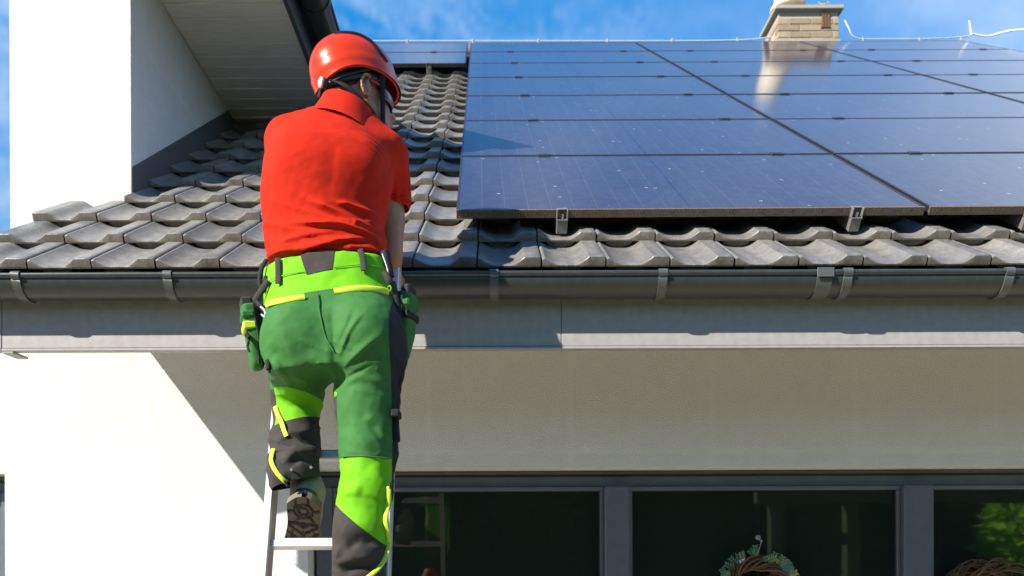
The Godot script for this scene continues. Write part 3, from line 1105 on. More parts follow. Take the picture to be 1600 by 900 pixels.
# the taller wing at the left: side wall, boarded soffit, its own gutter
func upper_wing(h: Node3D) -> void:
	var sx := -1.585
	var sh := 4.36
	var st := begin()
	box(st, Vector3(-2.118, 3.3, -3.80), Vector3(sx, sh + 0.10, WALL_Z))
	box(st, Vector3(sx - 0.30, 3.3, -5.2), Vector3(sx, sh + 0.10, -3.80))
	part("wing_wall", done(st), M.plaster, h)
	# wall foot flashing, following the slope
	st = begin()
	var prof := []
	for d in [3.515, 5.1]:
		prof.append(Vector2(2.69 + (d - 2.75) * 0.7365, -d))
	var up := 0.155
	for face in [sx + 0.001, sx + 0.006]:
		var p := [Vector3(face, prof[0].x, prof[0].y), Vector3(face, prof[1].x, prof[1].y), Vector3(face, prof[1].x + up, prof[1].y), Vector3(face, prof[0].x + up, prof[0].y)]
		quad_out(st, p[0], p[1], p[2], p[3], Vector3(sx - 1.0 if face > sx + 0.003 else sx + 1.0, 3.5, -4.3))
	for k in [[0, 0], [1, up]]:
		pass
	quad_out(st, Vector3(sx + 0.001, prof[0].x, prof[0].y), Vector3(sx + 0.006, prof[0].x, prof[0].y), Vector3(sx + 0.006, prof[0].x + up, prof[0].y), Vector3(sx + 0.001, prof[0].x + up, prof[0].y), Vector3(sx, 3.4, -4.3))
	quad_out(st, Vector3(sx + 0.001, prof[0].x + up, prof[0].y), Vector3(sx + 0.006, prof[0].x + up, prof[0].y), Vector3(sx + 0.006, prof[1].x + up, prof[1].y), Vector3(sx + 0.001, prof[1].x + up, prof[1].y), Vector3(sx, 3.0, -4.3))
	part("wall_flashing", done(st), M.flashing, h)
	st = begin()
	box(st, Vector3(sx + 0.0065, 4.20, -5.05), Vector3(-0.9, sh - 0.02, -4.90))
	part("eave_flashing", done(st), M.flashing, h)
	# soffit boards run out from the wall
	var so := Node3D.new()
	so.name = "soffit"
	h.add_child(so)
	var z := -3.245
	while z > -5.3:
		var b := box_mesh(Vector3(sx + 0.002 if z < WALL_Z + 0.06 else -1.745, sh, -0.0985), Vector3(-0.992, sh + 0.016, 0.0), 0.0035)
		part("soffit_board", b, M.soffit_wood, so, Vector3(0, rng.randf_range(-0.0012, 0.0012), z))
		z -= 0.1025
	# fascia, gutter and hipped roof above
	var zb := -5.6
	part("eave_fascia", box_mesh(Vector3(-0.991, sh - 0.018, zb), Vector3(-0.966, sh + 0.20, -3.24), 0.003), M.flashing, h)
	part("eave_fascia", box_mesh(Vector3(-1.75, sh - 0.018, -3.2395), Vector3(-0.966, sh + 0.20, -3.215), 0.003), M.flashing, h)
	var eg := Node3D.new()
	eg.name = "upper_gutter"
	h.add_child(eg)
	var t := Transform3D(Basis(Vector3.UP, PI / 2), Vector3(-0.888, sh + 0.145, 0))
	st = begin()
	extrude_x(st, half_round(0, 0, 0.070, 0.003), 3.22, 5.6)
	var gm := done(st)
	var o := part("trough", gm, M.gutter_grey, eg)
	o.transform = t
	for d in [3.55, 4.05, 4.62]:
		st = begin()
		extrude_x(st, half_round(0, 0, 0.0765, 0.006, 0.0, PI), d - 0.015, d + 0.015)
		o = part("gutter_bracket", done(st), M.gutter_grey, eg)
		o.transform = t
	st = begin()
	tube(st, [Vector3(3.22, 0.004, 0.070), Vector3(5.6, 0.004, 0.070)], 0.009, 8)
	o = part("lip", done(st), M.gutter_grey, eg)
	o.transform = t
	st = begin()
	var ey := sh + 0.20
	var p0 := Vector3(-0.84, ey, -3.19)
	var p1 := Vector3(-0.84, ey, -6.2)
	var q0 := Vector3(-2.2, ey + 1.0, -4.61)
	var q1 := Vector3(-2.2, ey + 1.0, -6.2)
	var f0 := Vector3(-1.76, ey, -3.19)
	var f1 := Vector3(-1.76, ey + 0.68, -4.11)
	var e0 := Vector3(-2.2, ey + 0.22, -3.52)
	var e1 := Vector3(-1.76, ey + 0.22, -3.49)
	var mid := Vector3(-2.2, ey - 3.0, -5)
	quad_out(st, p0, p1, q1, q0, mid)
	quad_out(st, p0, q0, e1, f0, mid)
	quad_out(st, e1, q0, q0, e0, mid)
	var dn := Vector3(0, -0.03, 0)
	quad_out(st, p0 + dn, p1 + dn, q1 + dn, q0 + dn, mid + Vector3(0, 9, 0))
	quad_out(st, p0 + dn, q0 + dn, e1 + dn, f0 + dn, mid + Vector3(0, 9, 0))
	quad_out(st, p0, p1, p1 + dn, p0 + dn, mid)
	quad_out(st, p0, f0, f0 + dn, p0 + dn, mid)
	part("wing_roof", done(st), M.ridge_tile, h)

func chimney(h: Node3D) -> void:
	var c := Node3D.new()
	c.name = "chimney"
	h.add_child(c)
	var x0 := 3.225
	var x1 := 3.905
	var z0 := -8.98
	var z1 := -9.42
	var y0 := 6.9
	var yt := 7.715
	part("core", box_mesh(Vector3(x0 + 0.006, y0, z1 + 0.006), Vector3(x1 - 0.006, yt, z0 - 0.006)), M.mortar, c)
	var bh := 0.065
	var gap := 0.010
	var row := 0
	var y := y0
	while y + bh < yt:
		var off := 0.0 if row % 2 == 0 else -0.125
		var x := x0 + off
		while x < x1 - 0.01:
			var a := maxf(x, x0)
			var b := minf(x + 0.24, x1)
			if b - a > 0.03:
				part("brick", box_mesh(Vector3(a, y, z0 - 0.10), Vector3(b, y + bh, z0 + rng.randf_range(-0.001, 0.003)), 0.003), M["brick%d" % rng.randi_range(0, 3)], c)
			x += 0.25
		var z := z0 - 0.105 - (0.12 if row % 2 == 0 else 0.0)
		while z > z1 + 0.05:
			part("brick", box_mesh(Vector3(x0 + rng.randf_range(-0.002, 0.001), y, maxf(z - 0.22, z1)), Vector3(x0 + 0.10, y + bh, z), 0.003), M["brick%d" % rng.randi_range(0, 3)], c)
			z -= 0.23
		y += bh + gap
		row += 1
	# vent grille
	var g := begin()
	for k in 3:
		box(g, Vector3(3.715 + k * 0.032, 7.545, z0 + 0.004), Vector3(3.735 + k * 0.032, 7.675, z0 + 0.012))
	box(g, Vector3(3.705, 7.675, z0 + 0.004), Vector3(3.81, 7.690, z0 + 0.014))
	box(g, Vector3(3.705, 7.530, z0 + 0.004), Vector3(3.81, 7.545, z0 + 0.014))
	part("vent_grille", done(g), M.rust, c)
	part("base_flashing", box_mesh(Vector3(x0 - 0.02, 7.2, z1 - 0.02), Vector3(x1 + 0.02, 7.392, z0 + 0.015), 0.004), M.concrete, c)
	part("cap", box_mesh(Vector3(x0 - 0.045, yt, z1 - 0.05), Vector3(x1 + 0.045, yt + 0.045, z0 + 0.05), 0.006), M.concrete, c)
	var st := begin()
	var prof := [[0.0, 0.16], [0.05, 0.165], [0.06, 0.15], [0.10, 0.15], [0.105, 0.20], [0.13, 0.20], [0.20, 0.155], [0.50, 0.14], [0.52, 0.15], [0.56, 0.15], [0.57, 0.10]]
	var base := Vector3(3.42, yt + 0.045, -9.2)
	lathe(st, base, prof, 20)
	part("flue", done(st), M.cream_clay, c)
	# thin antenna stub on the cap
	part("antenna", tube_mesh([Vector3(3.79, yt + 0.04, -9.05), Vector3(3.79, yt + 0.16, -9.05)], 0.008, 6), M.rust, c)
	part("antenna_loop", tube_mesh(smooth_path([Vector3(3.70, yt + 0.15, -9.05), Vector3(3.75, yt + 0.125, -9.05), Vector3(3.79, yt + 0.135, -9.05), Vector3(3.83, yt + 0.15, -9.05)]), 0.006, 6), M.wire, c)

func lathe(st: SurfaceTool, base: Vector3, prof: Array, seg: int, basis := Basis.IDENTITY) -> void:
	st.set_smooth_group(-1)
	for i in prof.size() - 1:
		for k in seg:
			var a := TAU * k / seg
			var b := TAU * (k + 1) / seg
			var p := func(q: Array, g: float) -> Vector3:
				return base + basis * Vector3(cos(g) * q[1], q[0], sin(g) * q[1])
			var c0: Vector3 = base + basis * Vector3(0, (prof[i][0] + prof[i + 1][0]) / 2.0, 0)
			if absf(prof[i + 1][1] - prof[i][1]) > absf(prof[i + 1][0] - prof[i][0]):
				c0 = base + basis * Vector3(0, prof[i][0] + (0.3 if prof[i + 1][1] > prof[i][1] else -0.3), 0)
			quad_out(st, p.call(prof[i], a), p.call(prof[i], b), p.call(prof[i + 1], b), p.call(prof[i + 1], a), c0)
	for e in [0, prof.size() - 1]:
		for k in seg:
			var a := TAU * k / seg
			var b := TAU * (k + 1) / seg
			if prof[e][1] > 0.001:
				tri_out(st, base + basis * Vector3(0, prof[e][0], 0), base + basis * Vector3(cos(a) * prof[e][1], prof[e][0], sin(a) * prof[e][1]), base + basis * Vector3(cos(b) * prof[e][1], prof[e][0], sin(b) * prof[e][1]), base + basis * Vector3(0, prof[e][0] + (0.2 if e == 0 else -0.2), 0))

# ---------------------------------------------------------------- solar panels
const PANEL_W := 1.752
const PANEL_H := 0.986
const PITCH_X := 1.770
const PITCH_Y := 1.001
const PANEL_LIFT := 0.120

func array_frame() -> Transform3D:
	var n := Transform3D(Basis(Vector3.RIGHT, PITCH), EAVE) * Transform3D(Basis(Vector3.UP, 0.012), Vector3(-0.131, PANEL_LIFT, -0.3610))
	return n

func panels() -> void:
	var w := PANEL_W
	var hgt := PANEL_H
	# glass with the cells under it
	var st := SurfaceTool.new()
	st.begin(Mesh.PRIMITIVE_TRIANGLES)
	var e := 0.009
	var cs := [Vector3(e, -0.0015, -e), Vector3(w - e, -0.0015, -e), Vector3(w - e, -0.0015, -hgt + e), Vector3(e, -0.0015, -hgt + e)]
	var uv := [Vector2(0, 1), Vector2(1, 1), Vector2(1, 0), Vector2(0, 0)]
	for k in [0, 3, 2, 0, 2, 1]:
		st.set_normal(Vector3.UP)
		st.set_uv(uv[k])
		st.add_vertex(cs[k])
	var under := [Vector3(e, -0.006, -e), Vector3(w - e, -0.006, -e), Vector3(w - e, -0.006, -hgt + e), Vector3(e, -0.006, -hgt + e)]
	for k in [0, 1, 2, 0, 2, 3]:
		st.set_normal(Vector3.DOWN)
		st.set_uv(Vector2(0.01, 0.01))
		st.add_vertex(under[k])
	var glass := st.commit()
	var t := 0.030
	var bars := [
		[Vector3(0, -t, -e - 0.001), Vector3(w, 0, 0)],
		[Vector3(0, -t, -hgt), Vector3(w, 0, -hgt + e + 0.001)],
		[Vector3(0, -t, -hgt + e + 0.001), Vector3(e + 0.001, 0, -e - 0.001)],
		[Vector3(w - e - 0.001, -t, -hgt + e + 0.001), Vector3(w, 0, -e - 0.001)]]
	var meshes := []
	for b in bars:
		meshes.append(box_mesh(b[0], b[1], 0.0012))
	var rows := ["lowest", "second", "third", "fourth", "fifth", "sixth", "topmost"]
	var cols := ["first", "second", "third"]
	var f := array_frame()
	for r in 7:
		for c in range(-1, 3):
			if c == -1 and r < 5:
				continue
			var label := "dark blue solar panel in the %s row, %s from the array's left edge" % [rows[r], cols[maxi(c, 0)]]
			if c == -1:
				label = "solar panel beside the red helmet, %s of the pair set left of the array" % ["lower" if r == 5 else "upper"]
			var o := thing("solar_panel", label, "solar panel", Vector3.ZERO, "solar panels on the roof")
			var shift := Vector3(c * PITCH_X + (0.0 if c >= 0 else -0.012), rng.randf_range(-0.001, 0.001), -r * PITCH_Y)
			o.transform = f * Transform3D(Basis.IDENTITY, shift)
			part("glass", glass, M.cells, o)
			part("frame_bar", meshes[0], M.panel_edge if r == 0 else M.panel_frame, o)
			for k in [1, 2, 3]:
				part("frame_bar", meshes[k], M.panel_frame, o)
	# rails up the slope, each with its end cap and clamps
	var rail_x := [[-1.40, 5, "left of the array, high on the roof beside the helmet"], [-0.352, 5, "under the panels left of the array, ending above bare tiles"], [0.394, 0, "nearest the array's left edge"], [1.494, 0, "ending left of the gap between the lowest panels"], [2.150, 0, "nearest the right edge of the picture"], [3.264, 0, "under the right half of the second column"], [3.93, 0, "under the third column, left one"], [5.03, 0, "under the third column, right one"]]
	for q in rail_x:
		var r0: int = q[1]
		var o := thing("mounting_rail", "aluminium mounting rail with clamps, " + q[2], "rail", Vector3.ZERO, "rails that carry the solar panels")
		o.transform = f * Transform3D(Basis.IDENTITY, Vector3(q[0], 0, -r0 * PITCH_Y))
		var n := 7 - r0
		part("bar", box_mesh(Vector3(-0.019, -0.080, -n * PITCH_Y - 0.02), Vector3(0.019, -0.0315, 0.012), 0.002), M.rail_metal, o)
		part("end_cap", box_mesh(Vector3(-0.021, -0.083, 0.0125), Vector3(0.021, -0.036, 0.019), 0.003), M.rail_metal, o)
		st = begin()
		box(st, Vector3(-0.021, -0.036, 0.0015), Vector3(0.021, -0.030, 0.026), 0.001)
		box(st, Vector3(-0.021, -0.036, 0.0015), Vector3(-0.017, 0.003, 0.022), 0.001)
		box(st, Vector3(0.017, -0.036, 0.0015), Vector3(0.021, 0.003, 0.022), 0.001)
		box(st, Vector3(-0.021, 0.0008, -0.010), Vector3(0.021, 0.0035, 0.008), 0.0008)
		part("end_clamp", done(st), M.rail_metal, o)
		part("bolt", tube_mesh([Vector3(0, -0.031, 0.013), Vector3(0, -0.014, 0.013)], 0.006, 6), M.aluminium, o)
		for k in range(1, n):
			part("mid_clamp", box_mesh(Vector3(-0.030, -0.004, -k * PITCH_Y - 0.010), Vector3(0.030, 0.0045, -k * PITCH_Y + 0.024), 0.0015), M.panel_frame, o)
		for k in n:
			part("roof_hook", box_mesh(Vector3(-0.016, -0.105, -k * PITCH_Y - 0.42), Vector3(0.016, -0.0805, -k * PITCH_Y - 0.38), 0.002), M.rail_metal, o)

func lightning_wire() -> void:
	var o := thing("lightning_conductor", "pale lightning conductor wire clipped along the roof ridge", "wire")
	var top := roof_point(0, 7.64, 0.0)
	var y := top.y + 0.150
	var z := top.z - 0.02
	var pts := [Vector3(-2.0, y, z), Vector3(-1.0, y, z), Vector3(2.4, y - 0.012, z), Vector3(3.12, y + 0.015, z + 0.02)]
	part("wire", tube_mesh(smooth_path(pts, 4), 0.0075, 6), M.wire, o)
	part("wire", tube_mesh(smooth_path([Vector3(3.965, 7.60, z - 0.04), Vector3(3.985, 7.50, z), Vector3(4.06, y + 0.02, z), Vector3(4.3, y, z), Vector3(5.0, y + 0.005, z), Vector3(5.33, y + 0.03, z)], 5), 0.0065, 6), M.wire, o)
	part("wire", tube_mesh(smooth_path([Vector3(5.36, y + 0.045, z + 0.02), Vector3(5.50, y - 0.02, z + 0.08), Vector3(5.72, y - 0.08, z + 0.28), Vector3(6.2, y - 0.42, z + 0.75), Vector3(7.2, y - 1.16, z + 1.75)], 5), 0.009, 6), M.wire, o)
	part("rod", tube_mesh([Vector3(5.36, y + 0.04, z), Vector3(5.335, y + 0.20, z)], 0.010, 8), M.wire, o)
	for x in [-1.75, -0.93, -0.20, 0.53, 1.30, 2.02, 2.75, 4.15, 4.78, 5.24]:
		part("clip", box_mesh(Vector3(x - 0.011, y - 0.075, z - 0.01), Vector3(x + 0.011, y + 0.014, z + 0.012), 0.003), M.concrete, o)

# ---------------------------------------------------------------- ladder
func ladder() -> void:
	var o := thing("ladder", "aluminium ladder leaning on the gutter under the roofer", "ladder")
	var foot := Vector3(-0.4875, 0.0, -1.840)
	var lean := atan(0.295)
	var t := Transform3D(Basis(Vector3.RIGHT, -lean), foot)
	o.transform = t
	var length := 2.815
	for s in [-1.0, 1.0]:
		var xo: float = s * 0.176
		var st := begin()
		box(st, Vector3(xo - 0.0125, 0.0, -0.030), Vector3(xo + 0.0125, length, 0.030), 0.004)
		part("rail", done(st), M.ladder_metal, o)
		part("foot", box_mesh(Vector3(xo - 0.017, -0.004, -0.035), Vector3(xo + 0.017, 0.07, 0.036), 0.006), M.gasket, o)
	var first := 1.764 * sqrt(1.0 + 0.295 * 0.295)
	for k in range(-5, 4):
		var y := first + 0.28 * k - 0.012
		if y < 0.2 or y > length - 0.06:
			continue
		var st := begin()
		box(st, Vector3(-0.163, y - 0.015, -0.016), Vector3(0.163, y + 0.011, 0.016), 0.003)
		for q in 5:
			box(st, Vector3(-0.162, y + 0.0108, -0.0135 + q * 0.0062), Vector3(0.162, y + 0.0135, -0.0105 + q * 0.0062))
		for q in 3:
			box(st, Vector3(-0.162, y - 0.011 + q * 0.0075, 0.0158), Vector3(0.162, y - 0.008 + q * 0.0075, 0.0172))
		part("rung", done(st), M.ladder_metal, o)

# ---------------------------------------------------------------- wreaths at the windows
func wreath(label: String, at: Vector3, radius: float, thick: float, leaves: bool, seed_: int) -> void:
	var r := RandomNumberGenerator.new()
	r.seed = seed_
	var o := thing("twig_wreath", label, "wreath", at, "wreaths hung at the windows")
	for k in 22:
		var ph := r.randf() * TAU
		var turns := r.randf_range(0.55, 1.0) * TAU
		var pts := []
		var a1 := r.randf() * TAU
		var f1 := r.randf_range(2.0, 4.0)
		var amp := thick * r.randf_range(0.45, 1.0)
		for s in 34:
			var g := ph + turns * s / 33.0
			var rr := radius + cos(g * f1 + a1) * amp
			pts.append(Vector3(cos(g) * rr, sin(g) * rr, sin(g * f1 + a1) * amp * 0.7))
		part("twig", tube_mesh(pts, r.randf_range(0.0022, 0.0045), 5), M.twig if k % 3 else M.twig_dark, o)
	for k in (60 if leaves else 0):
		var g := r.randf() * TAU
		var p := Vector3(cos(g), sin(g), 0) * (radius + thick * r.randf_range(0.3, 1.0)) + Vector3(0, 0, r.randf_range(-0.01, 0.02))
		var dir := (Vector3(cos(g), sin(g), r.randf_range(-0.2, 0.6)) + Vector3(r.randf_range(-0.8, 0.8), r.randf_range(-0.8, 0.8), 0)).normalized()
		var st := begin()
		var side := dir.cross(Vector3.BACK).normalized()
		for q in 4:
			var c := p + dir * (0.012 * q)
			for s in [-1.0, 1.0]:
				var tip: Vector3 = c + dir * 0.012 + side * s * 0.016 + Vector3(0, 0, r.randf_range(-0.004, 0.006))
				tri_out(st, c, c + dir * 0.010 + side * s * 0.003, tip, c + Vector3(0, 0, -1))
				tri_out(st, c, c + dir * 0.001 + side * s * 0.008, tip, c + Vector3(0, 0, -1))
		part("leaf_sprig", done(st), M.grey_leaf if k % 7 else M.yellow_leaf, o)
	if leaves:
		for k in 6:
			var g := r.randf_range(1.9, 3.0)
			part("bud", tube_mesh([Vector3(cos(g) * (radius + 0.02), sin(g) * (radius + 0.02), 0.01), Vector3(cos(g) * (radius + 0.034), sin(g) * (radius + 0.034), 0.013)], [0.004, 0.006], 6), M.white_bud, o)

func wreaths() -> void:
	var z := WALL_Z - 0.082
	wreath("leafy twig wreath hanging in front of the middle window pane", Vector3(1.187, 1.535, z), 0.125, 0.034, true, 3)
	wreath("loose bare twig wreath at the window near the bottom right corner", Vector3(2.24, 1.43, z), 0.21, 0.05, false, 8)
	var hook := thing("suction_hook", "clear suction hook on the glass above the leafy wreath", "hook", Vector3(1.213, 1.775, WALL_Z - 0.139))
	var st := begin()
	lathe(st, Vector3.ZERO, [[0.0, 0.0120], [0.004, 0.0115], [0.010, 0.007], [0.016, 0.005]], 14, Basis(Vector3.RIGHT, PI / 2))
	part("cup", done(st), M.clear_plastic, hook)
	part("peg", tube_mesh(smooth_path([Vector3(0, 0, 0.014), Vector3(0, -0.012, 0.026), Vector3(0, -0.020, 0.044), Vector3(0, -0.012, 0.052)], 4), 0.0035, 6), M.clear_plastic, hook)
	part("string", tube_mesh([Vector3(0, -0.018, 0.046), Vector3(-0.02, -0.085, 0.05)], 0.0012, 5), M.white_bud, hook)

# ---------------------------------------------------------------- garden behind the camera, mirrored in the glass
func leaf_clump(seed_: int, leaf: float) -> ArrayMesh:
	var r := RandomNumberGenerator.new()
	r.seed = seed_
	var st := begin()
	for k in 14:
		var p := Vector3(r.randf_range(-1, 1), r.randf_range(-1, 1), r.randf_range(-1, 1)) * 0.10
		var d := Vector3(r.randf_range(-1, 1), r.randf_range(-0.3, 1), r.randf_range(-1, 1)).normalized()
		var s := d.cross(Vector3(r.randf_range(-1, 1), r.randf_range(-1, 1), r.randf_range(-1, 1))).normalized() * leaf * 0.33
		for q in [p - s, p + d * leaf, p + s, p - s * 0.6, p - d * leaf * 0.4, p + s * 0.6]:
			st.add_vertex(q)
	return done(st)

func tree(called: String, label: String, at: Vector3, height: float, radius: float, m: Material, clump: Mesh, count: int, taper: float, group: String) -> void:
	var o := thing(called, label, "tree", at, group)
	part("trunk", tube_mesh([Vector3(0, -0.05, 0), Vector3(0.02, height * 0.4, 0), Vector3(0, height * 0.9, 0.02)], [0.07, 0.05, 0.012], 8), M.bark, o)
	var mm := MultiMesh.new()
	mm.transform_format = MultiMesh.TRANSFORM_3D
	mm.mesh = clump
	mm.instance_count = count
	for k in count:
		var y := pow(rng.randf(), 0.85)
		var g := rng.randf() * TAU
		var bump := 0.82 + 0.18 * sin(g * 3.0 + y * 9.0 + at.x) + rng.randf_range(-0.12, 0.12)
		var rr := radius * bump * pow(maxf(1.0 - y * taper, 0.02), 0.6) * sqrt(rng.randf_range(0.25, 1.0))
		var b := Basis.from_euler(Vector3(rng.randf() * TAU, rng.randf() * TAU, rng.randf() * TAU)).scaled(Vector3.ONE * rng.randf_range(0.8, 1.5))
		mm.set_instance_transform(k, Transform3D(b, Vector3(cos(g) * rr, 0.1 + y * (height - 0.1), sin(g) * rr)))
	var c := MultiMeshInstance3D.new()
	c.name = "crown"
	c.set_meta("kind", "stuff")
	c.multimesh = mm
	c.material_override = m
	o.add_child(c)

func garden() -> void:
	var dark := leaf_clump(4, 0.10)
	var light := leaf_clump(6, 0.13)
	var xs := [-6.3, -4.9, -3.5, -2.1, -0.7, 0.7, 2.0, 3.3, 4.6, 6.0, 7.3, 8.7, 10.1]
	for k in xs.size():
		tree("hedge_conifer", "dark conifer of the garden hedge behind the camera, mirrored in the window glass", Vector3(xs[k], -0.03, (5.4 if k < 9 else 7.6) + 0.25 * sin(k * 2.3)), 3.1 + 0.35 * sin(k * 1.7), 0.95, M.dark_leaf, dark, 1500, 0.35, "conifers of the hedge behind the camera")
	tree("bright_shrub", "sunlit yellow-green shrub mirrored at the far right of the window glass", Vector3(7.25, -0.03, 3.0), 2.9, 0.85, M.light_leaf, light, 1300, 0.4, "bright shrubs mirrored in the glass")
	tree("bright_shrub", "second yellow-green shrub farther right, beyond the mirrored pergola", Vector3(9.3, -0.03, 3.2), 2.8, 1.0, M.light_leaf, light, 1200, 0.4, "bright shrubs mirrored in the glass")
	var p := thing("pergola", "dark green timber pergola mirrored in the window glass", "pergola", Vector3(0, 0, 1.5))
	for x in [3.12, 3.95, 6.35]:
		part("post", box_mesh(Vector3(x - 0.07, -0.03, -0.07), Vector3(x + 0.07, 2.18, 0.07), 0.008), M.pergola_wood, p)
	part("beam", box_mesh(Vector3(2.90, 2.1805, -0.06), Vector3(8.6, 2.35, 0.06), 0.008), M.pergola_wood, p)
	for k in 7:
		part("rafter", box_mesh(Vector3(3.1 + k * 0.9, 2.3505, -0.4), Vector3(3.16 + k * 0.9, 2.45, 0.6), 0.006), M.pergola_wood, p)

# ---------------------------------------------------------------- the roofer
func cloth_materials() -> void:
	var weave := Image.create(256, 256, false, Image.FORMAT_L8)
	var r := RandomNumberGenerator.new()
	r.seed = 44
	for y in 256:
		for x in 256:
			var v := 0.5 + 0.22 * sin(x * TAU / 4.0) * (1.0 if (y / 4) % 2 else -1.0) + 0.2 * sin(y * TAU / 4.0) + r.randf_range(-0.12, 0.12)
			weave.set_pixel(x, y, Color(v, v, v))
	var weave_t := tex(weave)
	var soft := noise_image(256, 0.02, 61, 4)
	var cloth := func(called: String, a: Color, b: Color, rough: float, sheen: float) -> void:
		var m := mat(called, a, rough)
		grain(m, tinted(soft, a, b), weave_t, 6.0, 0.10, true)
		m.metallic_specular = 0.3
		m.rim_enabled = sheen > 0.2
		m.rim = sheen
		m.rim_tint = 0.6
	cloth.call("red_cloth", L(0.50, 0.014, 0.0020), L(0.58, 0.021, 0.0032), 0.85, 0.0)
	cloth.call("lime_cloth", L(0.135, 0.43, 0.006), L(0.165, 0.49, 0.010), 0.7, 0.15)
	cloth.call("green_cloth", L(0.036, 0.140, 0.030), L(0.046, 0.170, 0.040), 0.66, 0.15)
	cloth.call("black_cloth", L(0.040, 0.035, 0.033), L(0.056, 0.049, 0.045), 0.8, 0.0)
	cloth.call("webbing", L(0.016, 0.016, 0.018), L(0.028, 0.027, 0.028), 0.7, 0.1)
	cloth.call("neon_tape", L(0.60, 0.76, 0.06), L(0.66, 0.82, 0.08), 0.6, 0.0)
	var m := mat("skin", L(0.40, 0.19, 0.105), 0.5)
	grain(m, tinted(noise_image(256, 0.03, 62, 5), L(0.33, 0.150, 0.080), L(0.42, 0.205, 0.115)), tex(noise_image(256, 0.12, 63, 3)), 5.0, 0.03, false)
	m.subsurf_scatter_enabled = true
	m.subsurf_scatter_strength = 0.12
	m = mat("hair", L(0.022, 0.015, 0.011), 0.7)
	grain(m, tinted(noise_image(256, 0.15, 64, 3), L(0.012, 0.009, 0.007), L(0.05, 0.035, 0.026)), tex(noise_image(256, 0.2, 65, 2)), 9.0, 0.1, false)
	m = mat("helmet_shell", L(0.58, 0.034, 0.003), 0.3)
	m.clearcoat_enabled = true
	m.metallic_specular = 0.35
	m.clearcoat = 0.3
	m.clearcoat_roughness = 0.12
	mat("helmet_crest", L(0.022, 0.008, 0.014), 0.35)
	mat("helmet_inside", L(0.50, 0.030, 0.004), 0.6)
	mat("black_plastic", L(0.022, 0.022, 0.024), 0.4)
	mat("steel", L(0.30, 0.30, 0.30), 0.35, 0.6)
	mat("grey_plastic", L(0.45, 0.45, 0.45), 0.4)
	mat("lens", L(0.008, 0.008, 0.010), 0.08)
	mat("red_plastic", L(0.40, 0.012, 0.02), 0.35)
	m = mat("suede", L(0.28, 0.25, 0.21), 0.9)
	grain(m, tinted(soft, L(0.21, 0.185, 0.155), L(0.32, 0.285, 0.24)), weave_t, 8.0, 0.04, false)
	m = mat("sole_rubber", L(0.17, 0.125, 0.08), 0.8)
	grain(m, tinted(soft, L(0.115, 0.092, 0.065), L(0.20, 0.165, 0.12)), null, 9.0, 0.0, false)
	mat("boot_black", L(0.018, 0.018, 0.019), 0.45)
	mat("boot_red", L(0.42, 0.015, 0.02), 0.7)

func line_side(p: Vector3, a: Vector2, b: Vector2) -> float:
	# positive below the line that runs from a at the left to b at the right
	var d := (b - a).normalized()
	var q := Vector2(p.x, p.y) - a
	return -(d.x * q.y - d.y * q.x)

# the point of a garment that faces +z at x, y
func on_cloth(g: Array, q: Vector2, off: float) -> Vector3:
	var best := -1e9
	var reach := 0.009
	var pts: PackedVector3Array = g[0]
	while best < -1e8 and reach < 0.1:
		for p in pts:
			if absf(p.x - q.x) < reach and absf(p.y - q.y) < reach and p.z > best:
				best = p.z
		reach *= 1.6
	return Vector3(q.x, q.y, best + off)

func cloth_path(g: Array, qs: Array, off: float, per := 5) -> Array:
	var flat := []
	for q in qs:
		flat.append(Vector3(q.x, q.y, 0))
	var out := []
	for p in smooth_path(flat, per):
		out.append(on_cloth(g, Vector2(p.x, p.y), off))
	for pass_ in 2:
		for k in range(1, out.size() - 1):
			out[k].z = (out[k - 1].z + out[k].z * 2.0 + out[k + 1].z) / 4.0
	return out

func sub(called: String, g: Array, m: Material, parent: Node, off := 0.0) -> MeshInstance3D:
	var pts: PackedVector3Array = g[0]
	if off != 0.0:
		for k in pts.size():
			pts[k] += g[2][k] * off
	return part(called, net_mesh(pts, g[1], g[2]), m, parent)

func noise_push(g: Array, n: FastNoiseLite, amount: float) -> void:
	var pts: PackedVector3Array = g[0]
	for k in pts.size():
		pts[k] += g[2][k] * n.get_noise_3dv(pts[k]) * amount
	g[0] = pts
	g[2] = normals_of(pts, g[1])

# cloth bunched into short level creases between two heights
func bunch(g: Array, low: float, high: float, x0: float, x1: float, amount: float, seed_: int) -> void:
	var n := FastNoiseLite.new()
	n.seed = seed_; n.frequency = 1.0; n.fractal_octaves = 1
	var pts: PackedVector3Array = g[0]
	for k in pts.size():
		var p := pts[k]
		if p.x < x0 or p.x > x1:
			continue
		var w := smoothstep(low - 0.03, low + 0.02, p.y) * (1.0 - smoothstep(high - 0.05, high + 0.03, p.y))
		if w > 0.0:
			var v := n.get_noise_3d(p.x * 3.6, p.y * 15.0 + p.x * 5.0, p.z * 3.6)
			pts[k] += g[2][k] * amount * w * (1.0 - 2.0 * sqrt(absf(v)))
	g[0] = pts
	g[2] = normals_of(pts, g[1])

func netted(f: Field, smooth: int) -> Array:
	var g := f.net()
	g[0] = relax(g[0], g[1], smooth)
	g.append(normals_of(g[0], g[1]))
	return g

func roofer() -> void:
	var o := thing("person", "worker in red polo shirt, green work trousers and red helmet standing on the ladder", "person")
	var wrinkle := FastNoiseLite.new()
	wrinkle.seed = 71; wrinkle.frequency = 9.0; wrinkle.fractal_octaves = 3
	trousers(o, wrinkle)
	shirt(o, wrinkle)
	body(o)
	boots(o)
	gear(o)

var TG: Array      # the whole trousers' surface, to lay tapes and loops on

